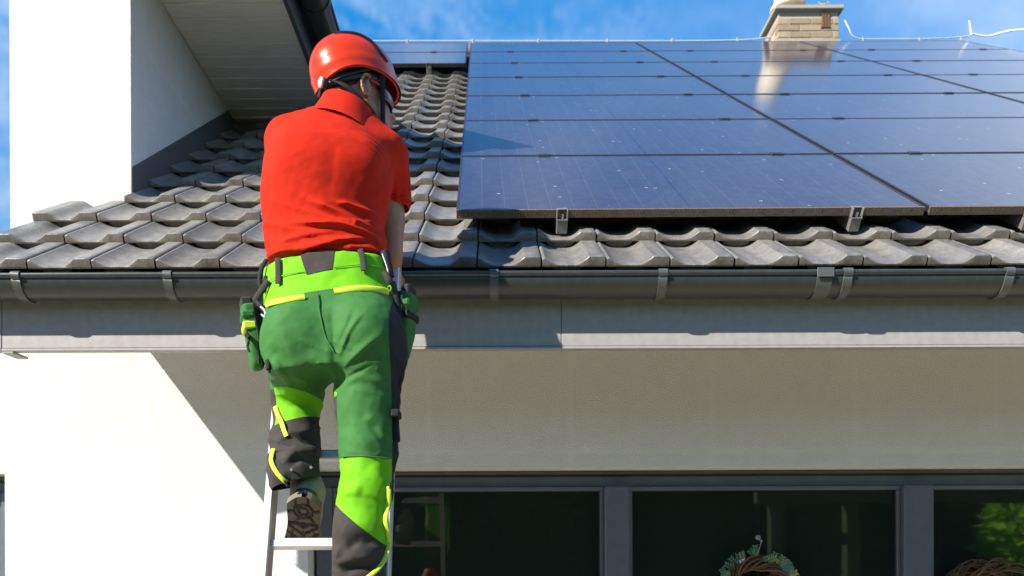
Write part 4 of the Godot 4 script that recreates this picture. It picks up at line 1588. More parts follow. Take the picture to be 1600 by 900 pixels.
func trousers(o: Node3D, wrinkle: FastNoiseLite) -> void:
	var f := Field.new(Vector3(-0.78, 1.50, -2.66), Vector3(-0.20, 2.66, -2.02), 0.0088)
	f.loft([[2.2323, -0.4477, -2.2750, 0.1820, 0.1174, 2.40], [2.3086, -0.4523, -2.2892, 0.1923, 0.1269, 2.30], [2.3971, -0.4613, -2.3111, 0.1951, 0.1260, 2.30], [2.5025, -0.4760, -2.3517, 0.1900, 0.1208, 2.30], [2.5678, -0.4850, -2.3772, 0.1864, 0.1227, 2.40], [2.6516, -0.4902, -2.3980, 0.1851, 0.1254, 2.50]], 0.02)
	f.ell(Vector3(-0.5456, 2.3243, -2.2435), Basis.IDENTITY, Vector3(0.0860, 0.0989, 0.0924), 0.05)
	f.ell(Vector3(-0.3507, 2.3369, -2.2367), Basis.IDENTITY, Vector3(0.0903, 0.0989, 0.0946), 0.05)
	f.cap(Vector3(-0.5481, 2.3073, -2.2839), Vector3(-0.6002, 2.2120, -2.4681), 0.0923, 0.0766, 0.035)
	f.cap(Vector3(-0.6002, 2.2120, -2.4681), Vector3(-0.5934, 2.0582, -2.4082), 0.0733, 0.0692, 0.02)
	f.cap(Vector3(-0.5934, 2.0582, -2.4082), Vector3(-0.5766, 1.9509, -2.3249), 0.0683, 0.0785, 0.03)
	f.cap(Vector3(-0.3526, 2.3073, -2.2839), Vector3(-0.3539, 2.1674, -2.2683), 0.0986, 0.0902, 0.04)
	f.cap(Vector3(-0.3539, 2.1674, -2.2683), Vector3(-0.3473, 2.0199, -2.2495), 0.0877, 0.0815, 0.03)
	f.cap(Vector3(-0.3473, 2.0199, -2.2495), Vector3(-0.3512, 1.9008, -2.2173), 0.0782, 0.0721, 0.02)
	f.cap(Vector3(-0.3512, 1.9008, -2.2173), Vector3(-0.3696, 1.7764, -2.2000), 0.0713, 0.0753, 0.02)
	f.cap(Vector3(-0.3696, 1.7764, -2.2000), Vector3(-0.3819, 1.6528, -2.2100), 0.0760, 0.0820, 0.03)
	f.cap(Vector3(-0.3819, 1.6528, -2.2100), Vector3(-0.3863, 1.5639, -2.2150), 0.0820, 0.0700, 0.03)
	# waist cut, tilted with the hips; hems
	f.cut(Vector3(-0.6403, 2.5640, -2.2866), Vector3(-0.081, 1.0, -0.04).normalized())
	var g := netted(f, 3)
	noise_push(g, wrinkle, 0.0050)
	g = finer(g)
	bunch(g, 1.92, 2.15, -0.74, -0.47, 0.0045, 5)
	bunch(g, 1.58, 1.76, -0.50, -0.24, 0.005, 6)
	bunch(g, 1.86, 2.03, -0.47, -0.24, 0.0022, 7)
	bunch(g, 2.16, 2.32, -0.70, -0.24, 0.0025, 8)
	folds(g, [
		[0.004, 0.010, [Vector2(-0.4136, 2.1792), Vector2(-0.3660, 2.2031), Vector2(-0.3133, 2.1921), Vector2(-0.2578, 2.1994)]],
		[-0.005, 0.010, [Vector2(-0.4111, 2.1994), Vector2(-0.3580, 2.2215), Vector2(-0.2982, 2.2586)]],
		[0.006, 0.006, [Vector2(-0.4021, 2.2308), Vector2(-0.3479, 2.2735), Vector2(-0.2897, 2.3224)]],
		[0.005, 0.006, [Vector2(-0.4139, 2.2586), Vector2(-0.3848, 2.3148), Vector2(-0.3464, 2.3717)]],
		[0.004, 0.006, [Vector2(-0.4079, 2.2068), Vector2(-0.3411, 2.2363), Vector2(-0.2666, 2.2586)]],
		[-0.006, 0.012, [Vector2(-0.4370, 2.4100), Vector2(-0.4277, 2.2934), Vector2(-0.4257, 2.1826), Vector2(-0.4229, 2.1155)]],
		[0.004, 0.009, [Vector2(-0.4258, 2.2866), Vector2(-0.3931, 2.3432), Vector2(-0.3808, 2.3870)]],
		[0.004, 0.010, [Vector2(-0.5862, 2.3717), Vector2(-0.5613, 2.3148), Vector2(-0.5349, 2.2586)]],
		[-0.005, 0.010, [Vector2(-0.6075, 2.2918), Vector2(-0.5725, 2.2447), Vector2(-0.5536, 2.1993)]],
		[0.006, 0.011, [Vector2(-0.6020, 2.2635), Vector2(-0.5868, 2.2212), Vector2(-0.5787, 2.2001)]],
		[0.005, 0.010, [Vector2(-0.3916, 2.1155), Vector2(-0.3692, 2.0433), Vector2(-0.3258, 1.9935)]],
		[-0.005, 0.012, [Vector2(-0.3383, 2.0883), Vector2(-0.3071, 2.0433), Vector2(-0.2711, 1.9970)]],
		[0.006, 0.010, [Vector2(-0.3508, 2.0973), Vector2(-0.3118, 2.0756), Vector2(-0.2823, 2.0255)]],
		[0.006, 0.012, [Vector2(-0.4181, 1.8831), Vector2(-0.3843, 1.8901), Vector2(-0.3482, 1.8831)]],
		[-0.006, 0.011, [Vector2(-0.4257, 1.8658), Vector2(-0.3934, 1.9005), Vector2(-0.3674, 1.9303)]],
		[0.010, 0.013, [Vector2(-0.4376, 1.7195), Vector2(-0.4070, 1.6991), Vector2(-0.3629, 1.7127), Vector2(-0.2951, 1.7195)]],
		[-0.010, 0.013, [Vector2(-0.3901, 1.7364), Vector2(-0.3528, 1.7568), Vector2(-0.3053, 1.7500)]],
		[0.008, 0.011, [Vector2(-0.4070, 1.7500), Vector2(-0.4104, 1.7161), Vector2(-0.4003, 1.6788)]],
		[-0.008, 0.012, [Vector2(-0.4070, 1.6771), Vector2(-0.3562, 1.6856), Vector2(-0.3138, 1.6923)]],
		[0.008, 0.011, [Vector2(-0.6308, 2.0451), Vector2(-0.5884, 2.0719), Vector2(-0.5190, 2.0873)]],
		[-0.008, 0.011, [Vector2(-0.6251, 2.0166), Vector2(-0.5718, 2.0451), Vector2(-0.5054, 2.0451)]],
		[0.010, 0.011, [Vector2(-0.5961, 1.9776), Vector2(-0.5587, 2.0130), Vector2(-0.5173, 2.0186), Vector2(-0.4926, 1.9999)]],
		[-0.008, 0.010, [Vector2(-0.5775, 1.9702), Vector2(-0.5429, 1.9925), Vector2(-0.4968, 1.9776)]],
		[0.007, 0.010, [Vector2(-0.6261, 1.9925), Vector2(-0.6019, 1.9572), Vector2(-0.5750, 1.9333)]],
	])
	TG = g
	var yoke_f := measure(g, func(p: Vector3) -> float: return line_side(p, Vector2(-0.6343, 2.4254), Vector2(-0.2841, 2.4836)))
	var cut1 := split(g, yoke_f)
	var yoke: Array = cut1[0]
	var rest: Array = cut1[1]
	var mid_x: float = Vector2(-0.4307, 2.1931).x
	var cut2 := split(rest, measure(rest, func(p: Vector3) -> float: return p.x - mid_x))
	var left: Array = cut2[0]
	var right: Array = cut2[1]
	var t := Node3D.new()
	t.name = "work_trousers"
	o.add_child(t)
	# back patch on the waistband
	var pa := [Vector2(-0.5441, 2.5789), Vector2(-0.4426, 2.5916), Vector2(-0.4458, 2.5188), Vector2(-0.5171, 2.5031)]
	var cutp := split(yoke, measure(yoke, func(p: Vector3) -> float:
		if p.z < -2.33:
			return 1.0
		var q := Vector2(p.x, p.y)
		var worst := -1e9
		for k in 4:
			var a: Vector2 = pa[k]
			var d: Vector2 = (pa[(k + 1) % 4] - a).normalized()
			worst = maxf(worst, d.x * (q - a).y - d.y * (q - a).x)
		return worst))
	sub("waist_yoke", cutp[1], M.lime_cloth, t)
	sub("back_patch", cutp[0], M.black_cloth, t, 0.0018)
	# right leg: green thigh, dark side panel, lime shin, dark hem
	var r1 := split(right, measure(right, func(p: Vector3) -> float: return line_side(p, Vector2(-0.4237, 1.9869), Vector2(-0.2524, 1.9851))))
	var thigh: Array = r1[0]
	var r2 := split(thigh, measure(thigh, func(p: Vector3) -> float:
		var y := p.y
		var x0: float = lerpf(Vector2(-0.2766, 2.0126).x, Vector2(-0.2826, 2.4887).x, clampf((y - Vector2(-1.3479, 2.0126).y) / (Vector2(-1.4221, 2.4887).y - Vector2(-1.3479, 2.0126).y), 0.0, 1.0))
		return p.x - x0))
	sub("thigh_panel", r2[0], M.green_cloth, t)
	sub("side_panel", r2[1], M.webbing, t)
	var r3 := split(r1[1], measure(r1[1], func(p: Vector3) -> float: return line_side(p, Vector2(-0.4270, 1.8589), Vector2(-0.2883, 1.7449))))
	var shin: Array = r3[0]
	var r4 := split(shin, measure(shin, func(p: Vector3) -> float: return p.x - (Vector2(-0.2780, 1.8530).x)))
	sub("shin_panel", r4[0], M.lime_cloth, t)
	sub("side_panel", r4[1], M.webbing, t)
	sub("hem_panel", r3[1], M.black_cloth, t)
	# left leg
	var l1 := split(left, measure(left, func(p: Vector3) -> float: return line_side(p, Vector2(-0.6624, 2.2165), Vector2(-0.5014, 2.1863))))
	sub("seat_panel", l1[0], M.green_cloth, t)
	var l2 := split(l1[1], measure(l1[1], func(p: Vector3) -> float: return minf(line_side(p, Vector2(-0.6542, 2.1027), Vector2(-0.5141, 2.1404)), 1.0) if p.x > Vector2(-0.6087, 2.1304).x else maxf(line_side(p, Vector2(-0.6542, 2.1027), Vector2(-0.5141, 2.1404)), (Vector2(-0.6462, 2.1503).x - p.x) )))
	sub("shin_panel", l2[0], M.lime_cloth, t)
	var hem := split(l2[1], measure(l2[1], func(p: Vector3) -> float: return line_side(p, Vector2(-0.6416, 1.9090), Vector2(-0.4815, 1.9535))))
	sub("hem_panel", hem[0], M.black_cloth, t)
	# tapes, loops and seams lie on the cloth
	var strip := func(called: String, qs: Array, w: float, m: Material, off := 0.002, flat := 0.22) -> void:
		part(called, tube_mesh(cloth_path(g, qs, off), w, 8, false, flat, Vector3.BACK), m, t)
	strip.call("pocket_zip", [Vector2(-0.6273, 2.4164), Vector2(-0.5663, 2.4189), Vector2(-0.5120, 2.4285)], 0.0085, M.neon_tape, 0.0004)
	strip.call("pocket_zip", [Vector2(-0.4349, 2.4476), Vector2(-0.3644, 2.4592), Vector2(-0.2916, 2.4630)], 0.0088, M.neon_tape, 0.0004)
	strip.call("belt_loop", [Vector2(-0.6055, 2.5622), Vector2(-0.6015, 2.5267), Vector2(-0.5967, 2.4797)], 0.0085, M.black_cloth, 0.004)
	strip.call("belt_loop", [Vector2(-0.3736, 2.5880), Vector2(-0.3643, 2.5583), Vector2(-0.3592, 2.5188)], 0.0085, M.black_cloth, 0.004)
	strip.call("seam", [Vector2(-0.4797, 2.4409), Vector2(-0.4649, 2.3687), Vector2(-0.4497, 2.3121), Vector2(-0.4266, 2.2710)], 0.0022, M.green_cloth, 0.0005, 0.7)
	strip.call("seam", [Vector2(-0.6338, 2.4973), Vector2(-0.5768, 2.5071), Vector2(-0.5231, 2.5129)], 0.0016, M.lime_cloth, 0.0005, 0.7)
	strip.call("seam", [Vector2(-0.4406, 2.5247), Vector2(-0.3689, 2.5385), Vector2(-0.2967, 2.5425)], 0.0016, M.lime_cloth, 0.0005, 0.7)
	strip.call("seam", [Vector2(-0.4135, 1.9905), Vector2(-0.3459, 1.9887), Vector2(-0.2835, 1.9851)], 0.0022, M.green_cloth, 0.0005, 0.7)
	strip.call("leg_zip", [Vector2(-0.2808, 1.9075), Vector2(-0.2842, 1.8606), Vector2(-0.2900, 1.8178), Vector2(-0.2832, 1.7704), Vector2(-0.2866, 1.7296), Vector2(-0.3053, 1.6889), Vector2(-0.3392, 1.6567)], 0.0062, M.neon_tape, 0.0015, 0.28)
	strip.call("leg_zip", [Vector2(-0.6471, 2.1623), Vector2(-0.6337, 2.1344), Vector2(-0.6158, 2.1051), Vector2(-0.5954, 2.0646)], 0.0070, M.neon_tape, 0.0015, 0.25)
	strip.call("leg_zip", [Vector2(-0.6295, 2.0261), Vector2(-0.6281, 1.9947), Vector2(-0.6082, 1.9582), Vector2(-0.5798, 1.9259)], 0.0066, M.neon_tape, 0.0015, 0.28)
	part("zip_pull", tube_mesh(cloth_path(g, [Vector2(-0.5819, 1.9296), Vector2(-0.5755, 1.9149)], 0.006, 2), 0.004, 6), M.black_plastic, t)
	part("zip_pull", tube_mesh(cloth_path(g, [Vector2(-0.2794, 1.9180), Vector2(-0.2771, 1.9005)], 0.006, 2), 0.004, 6), M.black_plastic, t)
	for q in [Vector2(-0.5162, 1.9702), Vector2(-0.5643, 1.9609)]:
		var c := on_cloth(g, q, 0.002)
		part("snap_button", tube_mesh([c - Vector3(0, 0, 0.004), c + Vector3(0, 0, 0.002)], 0.0042, 10), M.steel, t)

# the chest turns to the right: the right shoulder goes forward, the left one back
func twist(g: Array, from: float, to: float) -> void:
	var pts: PackedVector3Array = g[0]
	for k in pts.size():
		pts[k].z -= 0.26 * (pts[k].x + 0.500) * smoothstep(from, to, pts[k].y)
	g[0] = pts
	g[2] = normals_of(pts, g[1])

func shirt(o: Node3D, wrinkle: FastNoiseLite) -> void:
	var f := Field.new(Vector3(-0.80, 2.53, -2.80), Vector3(-0.18, 3.22, -2.16), 0.0085)
	f.loft([[2.5882, -0.4899, -2.3921, 0.1780, 0.1261, 2.20], [2.6441, -0.4951, -2.4035, 0.1798, 0.1417, 2.10], [2.7179, -0.5062, -2.4198, 0.1752, 0.1504, 2.05], [2.8024, -0.5028, -2.4362, 0.1812, 0.1591, 2.00], [2.8782, -0.4934, -2.4525, 0.1854, 0.1635, 2.00], [2.9449, -0.4888, -2.4689, 0.1827, 0.1548, 2.10], [3.0013, -0.4852, -2.4907, 0.1644, 0.1308, 2.15], [3.0504, -0.4824, -2.5125, 0.1367, 0.1068, 2.10], [3.0933, -0.4653, -2.5288, 0.0931, 0.0807, 2.00]], 0.03)
	# shoulder blades and the hollow between them are cut by the folds below; sleeves
	f.ell(Vector3(-0.5708, 2.8441, -2.3784), Basis.IDENTITY, Vector3(0.0667, 0.0860, 0.0645), 0.06)
	f.ell(Vector3(-0.3878, 2.8564, -2.3762), Basis.IDENTITY, Vector3(0.0645, 0.0860, 0.0624), 0.06)
	f.cap(Vector3(-0.5415, 3.0416, -2.5070), Vector3(-0.6137, 2.9935, -2.5070), 0.0567, 0.0654, 0.05)
	f.cap(Vector3(-0.3867, 3.0553, -2.5179), Vector3(-0.3329, 3.0015, -2.5070), 0.0534, 0.0632, 0.05)
	f.cap(Vector3(-0.6137, 2.9895, -2.5070), Vector3(-0.6766, 2.8777, -2.6596), 0.0698, 0.0632, 0.04)
	f.cap(Vector3(-0.3316, 2.9962, -2.5125), Vector3(-0.3252, 2.8819, -2.5724), 0.0654, 0.0621, 0.018)
	var g := netted(f, 3)
	noise_push(g, wrinkle, 0.003)
	twist(g, 2.60, 2.80)
	g = finer(g)
	bunch(g, 2.61, 2.74, -0.74, -0.24, 0.0035, 9)
	folds(g, [
		[0.015, 0.008, [Vector2(-0.5260, 2.7294), Vector2(-0.4716, 2.7059), Vector2(-0.4299, 2.6877), Vector2(-0.3936, 2.6696), Vector2(-0.3280, 2.6722)]],
		[0.013, 0.006, [Vector2(-0.4444, 2.7276), Vector2(-0.3936, 2.7240), Vector2(-0.3280, 2.7268)]],
		[0.014, 0.007, [Vector2(-0.5713, 2.6641), Vector2(-0.4897, 2.6569), Vector2(-0.4299, 2.6569), Vector2(-0.3809, 2.6496), Vector2(-0.3208, 2.6321)]],
		[0.013, 0.006, [Vector2(-0.5768, 2.5861), Vector2(-0.4897, 2.5970), Vector2(-0.4299, 2.6115), Vector2(-0.3591, 2.6279)]],
		[0.011, 0.006, [Vector2(-0.4389, 2.5916), Vector2(-0.3573, 2.6007), Vector2(-0.2989, 2.5920)]],
		[0.005, 0.006, [Vector2(-0.5985, 2.6170), Vector2(-0.5351, 2.6242), Vector2(-0.4534, 2.6351)]],
		[0.005, 0.006, [Vector2(-0.3700, 2.6932), Vector2(-0.3446, 2.6895), Vector2(-0.3135, 2.6868)]],
		[0.004, 0.005, [Vector2(-0.3992, 2.9856), Vector2(-0.3422, 2.9590), Vector2(-0.2916, 2.9241)]],
		[0.004, 0.005, [Vector2(-0.4144, 2.9742), Vector2(-0.3517, 2.9438), Vector2(-0.3031, 2.9087)]],
		[0.003, 0.005, [Vector2(-0.3992, 2.9514), Vector2(-0.3460, 2.9172), Vector2(-0.3146, 2.8857)]],
		[-0.008, 0.007, [Vector2(-0.3108, 2.9241), Vector2(-0.3127, 2.8723), Vector2(-0.3261, 2.8051)]],
		[0.005, 0.006, [Vector2(-0.2935, 2.9087), Vector2(-0.3031, 2.8531), Vector2(-0.3146, 2.8013)]],
		[0.004, 0.006, [Vector2(-0.2724, 2.9010), Vector2(-0.2762, 2.8435), Vector2(-0.2724, 2.7974)]],
		[-0.0025, 0.014, [Vector2(-0.4505, 2.9128), Vector2(-0.4578, 2.8121), Vector2(-0.4651, 2.7572)]],
		[0.004, 0.010, [Vector2(-0.6336, 2.7572), Vector2(-0.6153, 2.6839), Vector2(-0.5823, 2.6253)]],
	])
	# the hem of the right sleeve, and the shirt tail inside the waistband
	var arm_x: float = Vector2(-0.3410, 2.8531).x
	var low: float = Vector3(-0.3252, 2.8572, -2.5724).y
	var c := split(g, measure(g, func(p: Vector3) -> float:
		if p.x > arm_x and p.z < -2.50 and p.y < low + 0.08:
			return low - p.y - (p.x - arm_x) * 0.08
		return -1.0))
	var s := sub("polo_shirt", c[0], M.red_cloth, o)
	# collar
	var st := begin()
	var n := 28
	st.set_smooth_group(1)
	var lo_c := Vector3(-0.4621, 3.0918, -2.5223)
	var hi_c := Vector3(-0.4555, 3.1409, -2.5419)
	var ring := func(k: int, up: float, r: float) -> Vector3:
		var a := TAU * k / n
		var cc := lo_c.lerp(hi_c, up)
		return cc + Vector3(cos(a) * r * 1.02, 0.16 * sin(a) * r - 0.30 * cos(a) * r, sin(a) * r * 0.92)
	for k in n:
		var rows := [[-1.05, 0.104], [-0.5, 0.094], [0.2, 0.085], [0.7, 0.080], [1.0, 0.0775], [1.03, 0.075], [0.9, 0.073], [-0.2, 0.074]]
		for q in rows.size() - 1:
			var a: Vector3 = ring.call(k, rows[q][0], rows[q][1])
			var b: Vector3 = ring.call(k + 1, rows[q][0], rows[q][1])
			var d: Vector3 = ring.call(k + 1, rows[q + 1][0], rows[q + 1][1])
			var e: Vector3 = ring.call(k, rows[q + 1][0], rows[q + 1][1])
			var axis := (a + b + d + e) / 4.0
			var inner := lo_c.lerp(hi_c, 0.3)
			inner.y = axis.y - 0.03
			if q >= 5:
				inner = axis + (axis - inner)
			quad_out(st, a, b, d, e, inner)
	part("collar", done(st), M.red_cloth, s)
	var cuff := []
	for k in 21:
		var a := TAU * k / 20.0
		cuff.append(Vector3(-0.3252, 2.8757, -2.5724) + Vector3(0, 0, -0.044) + Vector3(cos(a) * 0.0560, -0.006 - cos(a) * 0.004, sin(a) * 0.0560))
	part("sleeve_hem", tube_mesh(cuff, 0.004, 6), M.red_cloth, s)

func hand(f: Field, wrist: Vector3, palm: Vector3, along: Vector3, across: Vector3, down: Vector3) -> void:
	f.cap(wrist, palm, 0.027, 0.026, 0.02)
	for k in 4:
		f.cap(palm + across * (0.024 - 0.016 * k) * 0.6, palm + along * 0.045 + across * (0.030 - 0.020 * k), 0.016, 0.0115, 0.012)
	var long := [0.040, 0.046, 0.043, 0.034]
	for k in 4:
		var a := palm + along * 0.047 + across * (0.031 - 0.0205 * k)
		var l: float = long[k]
		var b := a + along * l * 0.9 + down * 0.004
		var c := b + along * l * 0.35 + down * l * 0.62
		var d := c + down * l * 0.5 - along * 0.003
		f.cap(a, b, 0.0098, 0.0088, 0.004)
		f.cap(b, c, 0.0088, 0.0082, 0.002)
		f.cap(c, d, 0.0082, 0.0074, 0.002)
	var t0 := palm + across * 0.024 + along * 0.004
	var t1 := t0 + across * 0.026 + along * 0.020 + down * 0.006
	var t2 := t1 + along * 0.026 + down * 0.012 + across * 0.004
	f.cap(t0, t1, 0.0135, 0.0108, 0.01)
	f.cap(t1, t2, 0.0105, 0.0085, 0.003)

var hc := Vector3.ZERO
var hr := Vector3.ZERO
var hu := Vector3.ZERO
var hf := Vector3.ZERO

func hp(r: float, u: float, f: float) -> Vector3:
	return hc + (hr * r + hu * u + hf * f) * 1.085

func append_net(all: Array, g: Array) -> void:
	var base: int = all[0].size()
	var a: PackedVector3Array = all[0]
	var t: PackedInt32Array = all[1]
	var n: PackedVector3Array = all[2]
	a.append_array(g[0])
	n.append_array(g[2])
	for k in g[1]:
		t.append(k + base)
	all[0] = a; all[1] = t; all[2] = n

func body(o: Node3D) -> void:
	var yaw := deg_to_rad(55.0)
	var nod := deg_to_rad(-4.0)
	hf = Vector3(sin(yaw) * cos(nod), -sin(nod), -cos(yaw) * cos(nod))
	hr = Vector3(cos(yaw), 0, sin(yaw)).normalized()
	hu = hr.cross(hf).normalized()
	var roll := Basis(hf, deg_to_rad(-5.0))
	hr = roll * hr
	hu = roll * hu
	hc = Vector3(-0.4388, 3.2058, -2.5997)
	var hb := Basis(hr, hu, -hf)
	# trunk, arms and legs inside the clothes
	var f := Field.new(Vector3(-0.80, 1.48, -2.82), Vector3(-0.18, 3.22, -2.02), 0.014)
	f.cap(Vector3(-0.4777, 2.4619, -2.3419), Vector3(-0.4807, 2.8880, -2.4525), 0.0920, 0.1082, 0.05)
	f.cap(Vector3(-0.6017, 2.9774, -2.5070), Vector3(-0.3610, 2.9814, -2.5070), 0.0458, 0.0491, 0.05)
	f.cap(Vector3(-0.4828, 2.9127, -2.4634), Vector3(-0.4542, 3.0823, -2.5234), 0.0654, 0.0545, 0.05)
	f.cap(Vector3(-0.3337, 3.0062, -2.5125), Vector3(-0.3341, 2.8113, -2.6269), 0.0520, 0.0490, 0.02)
	f.cap(Vector3(-0.3341, 2.8113, -2.6269), Vector3(-0.3245, 2.6818, -2.6000), 0.0490, 0.0370, 0.015)
	f.cap(Vector3(-0.3245, 2.6818, -2.6000), Vector3(-0.3284, 2.6370, -2.6150), 0.0370, 0.0310, 0.01)
	f.cap(Vector3(-0.6137, 2.9834, -2.5070), Vector3(-0.6779, 2.8655, -2.6814), 0.0512, 0.0458, 0.02)
	f.cap(Vector3(-0.6779, 2.8655, -2.6814), Vector3(-0.6204, 2.6764, -2.6200), 0.0457, 0.0305, 0.015)
	f.cap(Vector3(-0.5482, 2.3294, -2.2994), Vector3(-0.5982, 2.2184, -2.4598), 0.0683, 0.0578, 0.03)
	f.cap(Vector3(-0.5982, 2.2184, -2.4598), Vector3(-0.5699, 1.9874, -2.3744), 0.0515, 0.0329, 0.02)
	f.cap(Vector3(-0.3583, 2.3196, -2.2969), Vector3(-0.3491, 2.0199, -2.2495), 0.0728, 0.0572, 0.03)
	f.cap(Vector3(-0.3491, 2.0199, -2.2495), Vector3(-0.3845, 1.5905, -2.2150), 0.0506, 0.0364, 0.02)
	var all := netted(f, 2)
	twist(all, 2.80, 2.92)
	# head and neck
	f = Field.new(hc - Vector3(0.17, 0.22, 0.17), hc + Vector3(0.17, 0.16, 0.17), 0.0048)
	f.ell(hp(0, 0.022, -0.012), hb, Vector3(0.0835, 0.1085, 0.1063), 0.02)
	f.ell(hp(0, -0.040, 0.040), hb, Vector3(0.0651, 0.0814, 0.0673), 0.03)
	f.cap(hp(-0.018, -0.100, 0.070), hp(0.018, -0.100, 0.070), 0.0217, 0.0217, 0.03)
	f.cap(hp(0.055, -0.052, 0.0), hp(0.030, -0.098, 0.055), 0.0174, 0.0174, 0.025)
	f.cap(hp(-0.055, -0.052, 0.0), hp(-0.030, -0.098, 0.055), 0.0174, 0.0174, 0.025)
	f.cap(hp(-0.034, 0.012, 0.086), hp(0.034, 0.012, 0.086), 0.0152, 0.0152, 0.02)
	f.cap(hp(0, 0.000, 0.100), hp(0, -0.040, 0.116), 0.0087, 0.0141, 0.012)
	f.cap(hp(-0.012, -0.044, 0.108), hp(0.012, -0.044, 0.108), 0.0098, 0.0098, 0.01)
	f.cap(hp(-0.020, -0.071, 0.099), hp(0.020, -0.071, 0.099), 0.0071, 0.0071, 0.006)
	f.cap(hp(-0.018, -0.081, 0.096), hp(0.018, -0.081, 0.096), 0.0076, 0.0076, 0.006)
	f.cap(Vector3(-0.4613, 3.0737, -2.5070), hp(0, -0.045, -0.040), 0.0654, 0.0610, 0.02)
	for s in [-1.0, 1.0]:
		f.ell(hp(s * 0.078, -0.016, -0.004), Basis(hb * Vector3(1, 0, 0), hb * Vector3(0, 1, 0), hb * Vector3(0, 0, 1)), Vector3(0.010, 0.029, 0.016), 0.006)
		var last := hp(s * 0.078, 0.006, 0.012)
		for k in range(1, 10):
			var a := 0.6 + k * 0.48
			var next := hp(s * (0.088 + 0.004 * sin(a)), -0.014 + 0.030 * sin(a) * (0.9 if sin(a) > 0.0 else 1.05), -0.006 + 0.019 * cos(a))
			if k > 1:
				f.cap(last, next, 0.0056, 0.0056, 0.003)
			last = next
	append_net(all, netted(f, 2))
	# hands on the eave
	var w1 := Vector3(-0.3284, 2.6370, -2.6150)
	f = Field.new(w1 - Vector3(0.10, 0.13, 0.22), w1 + Vector3(0.10, 0.08, 0.06), 0.004)
	hand(f, w1, w1 + Vector3(0.004, -0.004, -0.055), Vector3(0.05, 0.08, -1.0).normalized(), Vector3(-1, 0, -0.05).normalized(), Vector3(0, -1, -0.2).normalized())
	append_net(all, netted(f, 1))
	var w2 := Vector3(-0.6204, 2.6764, -2.6200)
	f = Field.new(w2 - Vector3(0.10, 0.13, 0.22), w2 + Vector3(0.10, 0.08, 0.06), 0.004)
	hand(f, w2, w2 + Vector3(0.004, 0.008, -0.055), Vector3(0.05, 0.25, -1.0).normalized(), Vector3(1, 0, 0.05).normalized(), Vector3(0, -1, -0.3).normalized())
	append_net(all, netted(f, 1))
	part("body", net_mesh(all[0], all[1], all[2]), M.skin, o)
	# cropped hair
	f = Field.new(hc - Vector3(0.15, 0.15, 0.15), hc + Vector3(0.15, 0.17, 0.15), 0.006)
	f.ell(hp(0, 0.024, -0.013), hb, Vector3(0.0852, 0.1118, 0.1085), 0.0)
	f.cut(hp(0, -0.040, -0.06), (-hu + hf * 0.35).normalized())
	f.cut(hp(0, 0.03, 0.045), (hf * 1.0 - hu * 0.45).normalized())
	f.cut(hp(0.06, 0.0, -0.020), (hf * 0.8 - hu * 0.9).normalized())
	var hg := netted(f, 1)
	part("hair", net_mesh(hg[0], hg[1], hg[2]), M.hair, o)
	helmet(o)

func shell_point(az: float, el: float, grow: float) -> Vector3:
	var rf := 0.135 if cos(az) > 0.0 else 0.130
	var p := Vector3(cos(el) * sin(az) * (0.106 + grow), sin(el) * (0.110 + grow), cos(el) * cos(az) * (rf + grow))
	return hp(p.x, p.y + 0.064, p.z - 0.004)

func rim_el(az: float) -> float:
	var front := maxf(cos(az), 0.0)
	var back := maxf(-cos(az), 0.0)
	return deg_to_rad(-18.0 - 3.0 * pow(front, 3.0) - 17.0 * pow(back, 2.2))

